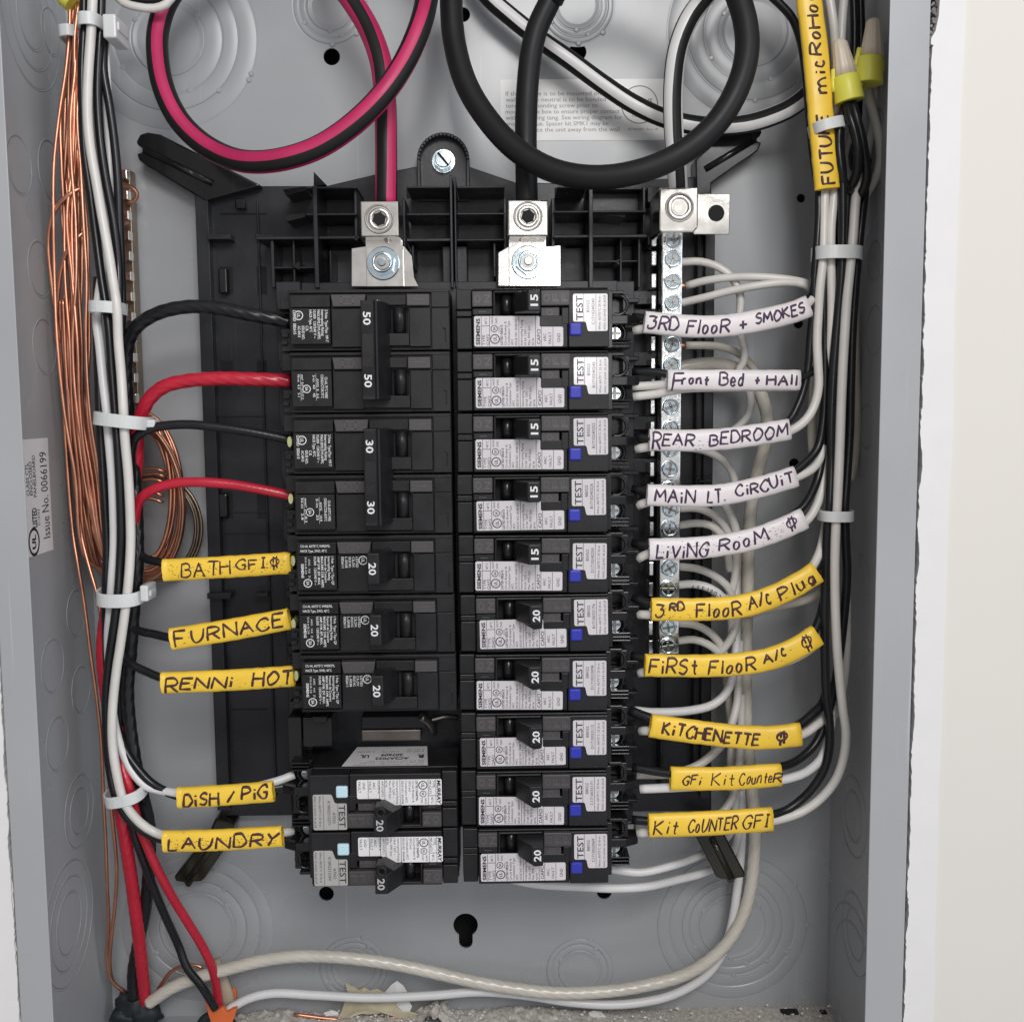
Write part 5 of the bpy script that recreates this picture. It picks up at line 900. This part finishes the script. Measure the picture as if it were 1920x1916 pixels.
def sleeve(label, L, hw, h, m_, ink, runs, pen=.5, bulge=2.6, smear=0, up=1, seed=0):
    rnd = random.Random(seed+len(label)); hs_ = h if isinstance(h, (list, tuple)) else [h]*len(L)
    P = spline([at(p[0], p[1], hh) for p, hh in zip(L, hs_)], 1.0); N = len(P)
    acc = [0]
    for i in range(1, N): acc.append(acc[-1]+(P[i]-P[i-1]).length)
    LEN = acc[-1]; a_ = mm(hw, hs_[0])
    def frame(s):
        s = max(0, min(LEN*.9999, s)); lo, hi = 0, N-1
        while hi-lo > 1:
            md = (lo+hi)//2
            if acc[md] <= s: lo = md
            else: hi = md
        f = (s-acc[lo])/max(1e-6, acc[hi]-acc[lo]); c = P[lo].lerp(P[hi], f)
        i0, i1 = max(0, lo-2), min(N-1, hi+2); t = (P[i1]-P[i0]).normalized(); n_ = Vector((-t[1], t[0], 0)).normalized()*up
        return c, t, n_
    def surf(s, t, lift=0, k=1.0):
        c, T, n_ = frame(s); t = max(-.98, min(.98, t)); z = (1-abs(t)**2.6)**(1/2.6)
        return c+n_*(a_*k*t)+Vector((0, 0, 1))*(bulge*z*k+lift)
    m = MB(); K = 28; S_ = max(10, int(LEN/2.5)); wob = [1+rnd.uniform(-.025, .025) for _ in range(S_+1)]
    for inner in (0, 1):
        vs = []
        for i in range(S_+1):
            c, T, n_ = frame(LEN*i/S_); kk = wob[i]*(1 if not inner else .86)
            for j in range(K):
                u = 2*math.pi*j/K; cu, su = math.cos(u), math.sin(u)
                x = math.copysign(abs(cu)**.8, cu); z = math.copysign(abs(su)**.8, su); e = rnd.uniform(-.12, .12) if i in (0, S_) else 0
                vs.append(c+n_*(a_*kk*x)+Vector((0, 0, 1))*(bulge*kk*z)+T*e)
        m.add(vs, [(i*K+j, i*K+(j+1) % K, (i+1)*K+(j+1) % K, (i+1)*K+j) for i in range(S_) for j in range(K)], 0, True)
    B = K*(S_+1)
    for e in (0, S_):
        for j in range(K): m.f.append((e*K+j, e*K+(j+1) % K, B+e*K+(j+1) % K, B+e*K+j)); m.m.append(0); m.sm.append(False)
    org = tuple(min(P, key=lambda p: p[1])); o = tag(m.build('label_sleeve', [m_], org=org, recalc=False), label, 'wire label', 'handwritten wire labels')
    w_ = MB()
    def stroke(Q, r):
        if len(Q) < 2: return
        out = []
        for (s0, t0), (s1, t1) in zip(Q, Q[1:]):
            n = max(1, int(math.hypot(s1-s0, (t1-t0)*a_)/.45))
            out += [(s0+(s1-s0)*k/n, t0+(t1-t0)*k/n) for k in range(n)]
        out.append(Q[-1]); R = [surf(s, t, -.38*r) for s, t in out]
        w_.tube(R, [r*(1+.16*math.sin(k*.5+seed)) for k in range(len(R))], 7)
    for run in runs:
        txt, s0, s1, t0, t1 = run[:5]; sl_ = run[5] if len(run) > 5 else .08; pr = (run[6] if len(run) > 6 else pen)
        s0 *= LEN; s1 *= LEN; ws = [G[c][0] for c in txt]; gap = .24; tot = sum(ws)+gap*(len(txt)-1); sc_ = (s1-s0)/tot; x = s0; hh = t1-t0
        for chx, wx in zip(txt, ws):
            jx, jy, js = rnd.uniform(-.03, .03)*sc_, rnd.uniform(-.07, .07), rnd.uniform(.93, 1.06); rot_ = rnd.uniform(-.07, .07)
            for stx in [q for q in G[chx][1].split(';') if q]:
                sm_ = stx[0] == '~'; V_ = [(int(q[0])/9+rnd.uniform(-.03, .03), int(q[1])/9+rnd.uniform(-.03, .03)) for q in stx.strip('~').split()]
                if sm_: V_ = scurve(V_, 4)
                stroke([(x+jx+wx*sc_*vx+(sl_+rot_)*a_*hh*vy, t0+jy+hh*js*vy) for vx, vy in V_], pr)
            x += (wx+gap)*sc_
    w_.build('writing', [ink], parent=o, recalc=False)
    if smear:
        d = MB()
        for _ in range(smear):
            s, t = rnd.uniform(.05, .95)*LEN, rnd.gauss(-.25 if smear < 90 else 0, .3); d_ = surf(s, t, .02); e = surf(s+rnd.uniform(.2, .9), t, .02); d.tube([d_, d_.lerp(e, .5), e], .11, 5)
        d.build('ink_speck', [ink], parent=o, recalc=False)
    return o
Y_, Wt = 'ysleeve', 'wsleeve'
sleeve('white sleeve handwritten 3RD Floor + SMOKES in purple marker', [(1208, 604), (1292, 612), (1360, 611), (1433, 599), (1489, 585), (1516, 574)], 20.5, 60, Wt, 'pink_ink', [('3', .02, .065, -.55, .62, .05), ('RD', .085, .20, -.5, .6, .12), ('FlooR', .25, .50, -.6, .5, .1), ('+', .56, .61, -.45, .4), ('SMOKES', .66, .96, -.3, .62, .15)], .5)
sleeve('white sleeve handwritten Front Bed + HAll in purple marker', [(1251, 713), (1375, 713), (1499, 713)], 19.5, 60, Wt, 'pink_ink', [('F', .03, .10, -.95, .6, .15), ('ront', .105, .30, -.4, .45, .1), ('B', .385, .45, -.5, .6), ('ed', .47, .57, -.5, .6), ('+', .65, .69, -.4, .35), ('HAll', .745, .97, -.45, .5, .05)], .5)
sleeve('white sleeve handwritten REAR BEDROOM in purple marker', [(1217, 825), (1300, 826), (1360, 823), (1420, 815), (1480, 805)], 20.5, 60, Wt, 'pink_ink', [('R', .02, .075, -.75, .65), ('EAR', .09, .31, -.45, .6, .1), ('BEDROOM', .42, .97, -.45, .55, .15)], .5, smear=30)
sleeve('white sleeve handwritten MAIN LT. CIRCUIT in purple marker', [(1213, 928), (1290, 930), (1349, 928), (1433, 911), (1492, 893)], 20.5, 60, Wt, 'pink_ink', [('MAiN', .05, .31, -.55, .55, .05), ('LT.', .39, .51, -.6, .55), ('CiRCUiT', .58, .97, -.35, .6, .1)], .5)
sleeve('white sleeve handwritten LIVING ROOM with an outlet symbol in purple marker', [(1217, 1030), (1321, 1026), (1405, 1012), (1461, 993), (1508, 972)], 21, 60, Wt, 'pink_ink', [('LiViNG', .04, .36, -.75, .45, .12), ('RooM', .43, .74, -.45, .6, .1), ('p', .87, .94, -.55, .75, .1, .42)], .5, smear=90)
sleeve('yellow sleeve handwritten 3RD FLOOR A/C Plug in dark marker', [(1221, 1142), (1321, 1142), (1391, 1136), (1447, 1119), (1503, 1091), (1532, 1072)], 22, 60, Y_, 'ink', [('3', .02, .065, -.6, .55, .03), ('RD', .10, .185, .0, .65, .1), ('FlooR', .255, .51, -.6, .55, .08), ('A/c', .555, .695, -.35, .75), ('Plug', .74, .965, -.55, .6, .1)], .52, smear=70)
sleeve('yellow sleeve handwritten FIRST FLOOR A/C with an outlet symbol in dark marker', [(1209, 1247), (1321, 1248), (1391, 1244), (1447, 1234), (1498, 1212), (1533, 1190)], 22, 60, Y_, 'ink', [('FiRSt', .02, .285, -.6, .65, .1), ('FlooR', .35, .61, -.6, .55, .1), ('A/c', .66, .80, -.1, .7), ('p', .885, .95, -.7, .8, .1, .42)], .52, smear=8)
sleeve('yellow sleeve handwritten KITCHENETTE with a filled outlet symbol', [(1219, 1360), (1298, 1371), (1388, 1381), (1447, 1382), (1501, 1376)], 23, 60, Y_, 'ink', [('KiTCHENETTE', .08, .715, -.45, .5, .08, .58), ('p', .83, .90, -.5, .65, .1, .6)], .68, smear=6)
sleeve('yellow sleeve handwritten GFI Kit Counter in thin marker', [(1257, 1459), (1358, 1459), (1464, 1452)], 23, 60, Y_, 'ink', [('GFi', .10, .26, -.35, .4, .25, .42), ('Kit', .36, .56, -.4, .6, .2, .32), ('Counte', .61, .90, -.45, .5, .2, .34), ('R', .91, .985, -.5, .25, .2, .4)], .36)
sleeve('yellow sleeve handwritten Kit COUNTER GFI', [(1216, 1547), (1328, 1543), (1448, 1535)], 24, 60, Y_, 'ink', [('Kit', .03, .22, -.6, .55, .2), ('CoUNTER', .31, .70, -.5, .5, .18), ('GFI', .745, .95, -.4, .6, .15)], .42)
sleeve('yellow sleeve handwritten BATH GFI with an outlet symbol', [(307, 1069), (423, 1063), (546, 1055)], 21, 60, Y_, 'ink', [('BATH', .15, .53, -.6, .55, .08), ('GFI', .58, .80, -.25, .6, .05), ('p', .85, .92, -.5, .65, .05, .36)], .42, smear=90)
sleeve('yellow sleeve handwritten FURNACE', [(321, 1198), (430, 1181), (543, 1160)], 21, 60, Y_, 'ink', [('F', .04, .14, -.75, .6, .1), ('URNACE', .18, .95, -.5, .6, .15)], .55, smear=20)
sleeve('yellow sleeve handwritten RENNI HOT', [(304, 1280), (430, 1275), (552, 1267)], 20.5, 60, Y_, 'ink', [('R', .03, .12, -.85, .6, .1), ('ENNi', .145, .54, -.5, .55, .25), ('HOT', .69, .98, -.55, .65, .25)], .58, smear=20)
sleeve('short yellow sleeve handwritten DISH / PIG', [(334, 1495), (425, 1490), (513, 1483)], 20.5, 60, Y_, 'ink', [('DiSH', .06, .43, -.7, .5, .12), ('/', .53, .60, -.5, .55), ('PiG', .67, .95, -.35, .75, .1)], .58)
sleeve('yellow sleeve handwritten LAUNDRY', [(307, 1577), (420, 1574), (530, 1567)], 21, 60, Y_, 'ink', [('L', .05, .12, -.75, .3, .2), ('AUNDRY', .16, .96, -.55, .55, .2)], .58, smear=110)
sleeve('upright yellow sleeve handwritten FUTURE microHOOD', [(1551, 355), (1546, 300), (1541, 245), (1534, 160), (1528, 90), (1519, 20), (1510, -50)], 23, 57, Y_, 'ink', [('FUTU', .02, .24, -.5, .5, .1), ('RE', .25, .335, -.45, .45, .1), ('mic', .44, .60, -.45, .35, .05), ('RoHooD', .615, .97, -.4, .5, .1)], .55)

# ------------------------------------------------------------------ cable ties
def ctie(label, p0, p1, h, dep, w_px, head=None, bow=0):
    a_, c_ = at(*p0, h), at(*p1, h); mid = (a_+c_)/2; X_ = (c_-a_)/2; rx = X_.length; ex = X_.normalized(); ev = Vector((-ex[1], ex[0], 0)); ez = Vector((0, 0, 1)); hw_ = mm(w_px, h)/2
    o = thing('cable_tie', label, 'cable tie', (mid[0], mid[1]-hw_, h), 'clear nylon cable ties'); m = MB(); K = 44; vs = []
    for j in range(K):
        u = 2*math.pi*j/K; cu, su = math.cos(u), math.sin(u); x = math.copysign(abs(cu)**.75, cu); z = math.copysign(abs(su)**.75, su)
        for k_, y in ((1, -hw_), (1, hw_), (.0, hw_), (.0, -hw_)):
            q = (rx+(.0 if k_ else -1.0)); d_ = (dep if k_ else dep-1.0)
            vs.append(mid+ex*(q*x)+ez*(d_*z)+ev*(y-mm(bow, h)*max(0, z)))
    m.add(vs, [(j*4+k, ((j+1) % K)*4+k, ((j+1) % K)*4+(k+1) % 4, j*4+(k+1) % 4) for j in range(K) for k in range(4)], 0, False)
    m.build('strap', ['tie'], parent=o, bevel=.2)
    if head:
        m = MB(); x0, y0, x1, y1, h0, h1_ = head; m.pbox(x0, y0, x1, y1, h0, h1_); m.pbox(x1-1, y0+(y1-y0)*.3, x1+6, y1-(y1-y0)*.3, h0+2, h1_-2); m.build('head', ['tie'], parent=o, bevel=.7, seg=3)
ctie('clear cable tie at the very top of the left bundle with a large head', (152, 47), (196, 47), 50, 9, 22, (192, 26, 217, 71, 44, 60))
ctie('small clear cable tie around the top of the copper bundle', (116, 69), (153, 66), 40, 8, 20)
ctie('clear cable tie across the left bundle above the 50 amp wire', (172, 577), (234, 580), 52, 10, 21)
ctie('clear cable tie with a tail on the left bundle beside the copper coil', (181, 783), (284, 795), 53, 12, 24, (274, 787, 290, 803, 50, 58), bow=-1)
ctie('clear cable tie on the left bundle just under the BATH GFI sleeve', (186, 1114), (274, 1114), 54, 11, 25, (262, 1098, 277, 1128, 50, 62), bow=5)
ctie('lowest clear cable tie on the left bundle beside the DISH / PIG sleeve', (200, 1492), (274, 1478), 52, 10, 22, bow=4)
ctie('clear cable tie around the upright yellow FUTURE sleeve', (1518, 247), (1580, 232), 55, 8, 20)
ctie('clear cable tie across the right bundle above the SMOKES sleeve', (1523, 477), (1614, 477), 52, 9, 24)
ctie('clear cable tie on the right bundle beside the LIVING ROOM sleeve', (1535, 966), (1598, 966), 54, 8, 20)

# ------------------------------------------------------------------ bottom of the box
def blob(name, label, cat, px, py, h, rx, ry, m_, seed, dz=5):
    m = MB(); q = at(px, py, h); rnd = random.Random(seed); vs = []; n1, n2 = 10, 16
    for i in range(n1+1):
        th = math.pi*i/n1
        for j in range(n2):
            ph = 2*math.pi*j/n2; d = Vector((math.sin(th)*math.cos(ph), math.cos(th), math.sin(th)*math.sin(ph))); k = 1+.45*noise.noise(d*2.2+Vector((seed, 0, 0)))
            vs.append(q+Vector((d[0]*rx*k, d[1]*ry*k, d[2]*dz*k)))
    m.add(vs, [(i*n2+j, i*n2+(j+1) % n2, (i+1)*n2+(j+1) % n2, (i+1)*n2+j) for i in range(n1) for j in range(n2)], 0, True)
    return tag(m.build(name, [m_], org=(q[0], q[1]-ry, q[2])), label, cat)
o = thing('cable_fitting', 'dark rubbery cable fitting in the lower left corner where red and copper wires enter', 'cable fitting', at(265, 1900, 9))
for k, (px, py, rx, ry, s_) in enumerate(((252, 1892, 9, 9, 1), (272, 1900, 8, 6, 2), (238, 1905, 8, 6, 5))):
    m = MB(); q = at(px, py, 12); vs = []; n1, n2 = 10, 16
    for i in range(n1+1):
        th = math.pi*i/n1
        for j in range(n2):
            ph = 2*math.pi*j/n2; d = Vector((math.sin(th)*math.cos(ph), math.cos(th), math.sin(th)*math.sin(ph))); kk = 1+.5*noise.noise(d*2+Vector((s_, 0, 0))); vs.append(q+Vector((d[0]*rx*kk, d[1]*ry*kk, d[2]*5*kk)))
    m.add(vs, [(i*n2+j, i*n2+(j+1) % n2, (i+1)*n2+(j+1) % n2, (i+1)*n2+j) for i in range(n1) for j in range(n2)], 0, True); m.build('grommet' if k == 0 else 'putty', ['teal'], parent=o)
o = thing('cable_clamp', 'orange plastic cable clamp gripping red, black and white wires at the bottom', 'cable clamp', at(415, 1915, 9))
m = MB(); m.prism(pp([(383, 1874), (390, 1877), (404, 1893), (418, 1889), (424, 1899), (434, 1893), (444, 1890), (440, 1905), (432, 1925), (398, 1925), (390, 1902)], 20), 17, 20); m.build('front_jaw', ['orange'], parent=o, bevel=.5)
m = MB(); m.prism(pp([(425, 1870), (437, 1852), (442, 1858), (445, 1890), (430, 1896)], 8), 6, 8); m.build('rear_jaw', ['orange'], parent=o, bevel=.4)
wire('cable_sheath', 'tan cable sheath stub behind the orange clamp', [(398, 1800, 6), (408, 1824, 7), (422, 1862, 9), (428, 1885, 10)], 4.0, 'cardboard', cat='cable sheath', flat=.5)
m = MB(); q = at(410, 1922, 12); m.torus((q[0], q[1], 16), 8, 2.4, 28, 10); tag(m.build('bushing', ['teal'], org=(q[0], q[1]-10, 12)), 'black round bushing under the orange clamp', 'bushing')
def flake(label, L, h0, h1_, m_, bend=0, seed=0):
    b_ = MB(); rnd = random.Random(seed); P = [at(x+rnd.uniform(-1, 1), y+rnd.uniform(-1, 1), h0+(h1_-h0)*i/(len(L)-1)) for i, (x, y) in enumerate(L)]
    n = len(P); c = sum(P, Vector())/n; top = [p+Vector((0, 0, .35)) for p in P]
    b_.add(P+top+[c+Vector((0, 0, bend)), c+Vector((0, 0, bend+.35))], [((i+1) % n, i, 2*n) for i in range(n)]+[(n+i, n+(i+1) % n, 2*n+1) for i in range(n)]+[(i, (i+1) % n, n+(i+1) % n, n+i) for i in range(n)])
    return tag(b_.build('paper_scrap' if 'paper' in label else 'paint_chip', [m_], org=tuple(min(P, key=lambda p: p[1]))), label, 'debris')
flake('torn tan paper scrap standing over the copper offcut at the bottom', [(628, 1914), (640, 1896), (648, 1872), (654, 1858), (668, 1864), (690, 1862), (712, 1866), (738, 1864), (742, 1880), (756, 1890), (784, 1901), (774, 1916), (750, 1905), (722, 1897), (690, 1900), (664, 1897), (650, 1908)], 5, 9, 'paper', 2, 3)
flake('crumbly tan paper strip behind the white cable', [(647, 1840), (655, 1848), (662, 1846), (672, 1855), (682, 1850), (696, 1858), (708, 1853), (722, 1860), (720, 1876), (690, 1878), (656, 1876), (650, 1856)], 3, 6, 'paper', 1, 5)
flake('white pointed paint chip behind the white cable', [(722, 1858), (734, 1845), (745, 1838), (754, 1846), (762, 1856), (766, 1868), (752, 1876), (735, 1876), (724, 1864)], 4, 6, 'chip', .8, 8)
flake('white paint chip below the white cable next to the tan scrap', [(740, 1876), (756, 1874), (768, 1876), (772, 1886), (768, 1896), (758, 1896), (744, 1884)], 6, 8, 'chip', .6, 9)
flake('small white paint chip left of the tan scrap', [(606, 1898), (622, 1893), (634, 1896), (634, 1903), (612, 1904)], 6, 7, 'chip', .5, 10)
flake('speckled white paint chip among the dust below the cables', [(1103, 1897), (1112, 1894), (1128, 1896), (1137, 1905), (1130, 1914), (1112, 1914)], 6, 8, 'chip', .6, 12)
wire('copper_offcut', 'short copper offcut lying in the dust with a cut left end', [(551, 1901, 8), (575, 1904, 8), (605, 1908, 8), (636, 1911, 8)], 1.05, 'copper', cat='offcut', n=10)
wire('copper_offcut', 'copper offcut mostly hidden under the tan scrap', [(640, 1913, 7), (690, 1910, 7), (730, 1908, 7), (792, 1903, 7)], 1.0, 'copper', cat='offcut', n=10)
for px, py, w_, lab in ((1482, 1906, 32, 'black plastic chip in the dust, the wider one'), (1546, 1908, 12, 'black plastic chip in the dust near the right wall')):
    m = MB(); m.pbox(px-w_/2, py-8, px+w_/2, py+12, 4, 8); tag(m.build('plastic_chip', ['dark'], org=tuple(at(px, py+12, 4)), bevel=.3), lab, 'debris')
rb = MB(); rnd = random.Random(5); xa, xb = at(420, 1900, 5)[0], at(1580, 1900, 5)[0]
nx, nh = 260, 10; vs = []
for i in range(nx+1):
    x = xa+(xb-xa)*i/nx; px = 420+1160*i/nx
    pile = (1.0 if px < 1000 else max(.08, .9-(px-1000)/160))+3.2*math.exp(-((px-815)/26)**2)+1.3*math.exp(-((px-520)/50)**2)+1.0*math.exp(-((px-980)/90)**2)
    for j in range(nh+1):
        h = .3+16*j/nh; n_ = noise.noise((x*.35, h*.35, 0))+.5*noise.noise((x*1.1, h*1.1, 4)); vs.append((x, VB+max(.05, (2.2+1.5*n_)*pile*(1-.3*j/nh)*(.35+.65*min(1, j/2))), h))
rb.add(vs, [(i*(nh+1)+j, i*(nh+1)+j+1, (i+1)*(nh+1)+j+1, (i+1)*(nh+1)+j) for i in range(nx) for j in range(nh)], 0, True)
for _ in range(1100):
    x = rnd.uniform(xa, xb); px = 420+1160*(x-xa)/(xb-xa); k = (1 if px < 1000 else .2)+2.6*math.exp(-((px-815)/22)**2); h = rnd.uniform(1, 15); r = rnd.uniform(.2, .85); y = VB+rnd.uniform(1, 3.4)*k
    vs = [(x+r*rnd.uniform(.5, 1)*d[0], y+r*rnd.uniform(.5, 1)*d[1], h+r*rnd.uniform(.5, 1)*d[2]) for d in ((1, 0, 0), (-1, 0, 0), (0, 1, 0), (0, -1, 0), (0, 0, 1), (0, 0, -1))]
    rb.add(vs, [(0, 2, 4), (2, 1, 4), (1, 3, 4), (3, 0, 4), (2, 0, 5), (1, 2, 5), (3, 1, 5), (0, 3, 5)])
for _ in range(150):                                                  # paler crumbs of plaster among the dust
    px = rnd.gauss(760, 190) if rnd.random() < .8 else rnd.uniform(1000, 1560); x = xa+(xb-xa)*(px-420)/1160; h = rnd.uniform(2, 14); r = rnd.uniform(.45, 1.35); y = VB+rnd.uniform(1.2, 3.6)
    vs = [(x+r*rnd.uniform(.5, 1.1)*d[0], y+r*rnd.uniform(.4, .9)*d[1], h+r*rnd.uniform(.5, 1)*d[2]) for d in ((1, 0, 0), (-1, 0, 0), (0, 1, 0), (0, -1, 0), (0, 0, 1), (0, 0, -1))]
    rb.add(vs, [(0, 2, 4), (2, 1, 4), (1, 3, 4), (3, 0, 4), (2, 0, 5), (1, 2, 5), (3, 1, 5), (0, 3, 5)], 1)
tag(rb.build('plaster_dust', ['rubble', 'chip'], org=(0, VB, 0), recalc=False), 'gray plaster dust and crumbs along the bottom of the box', 'debris', kind='stuff')
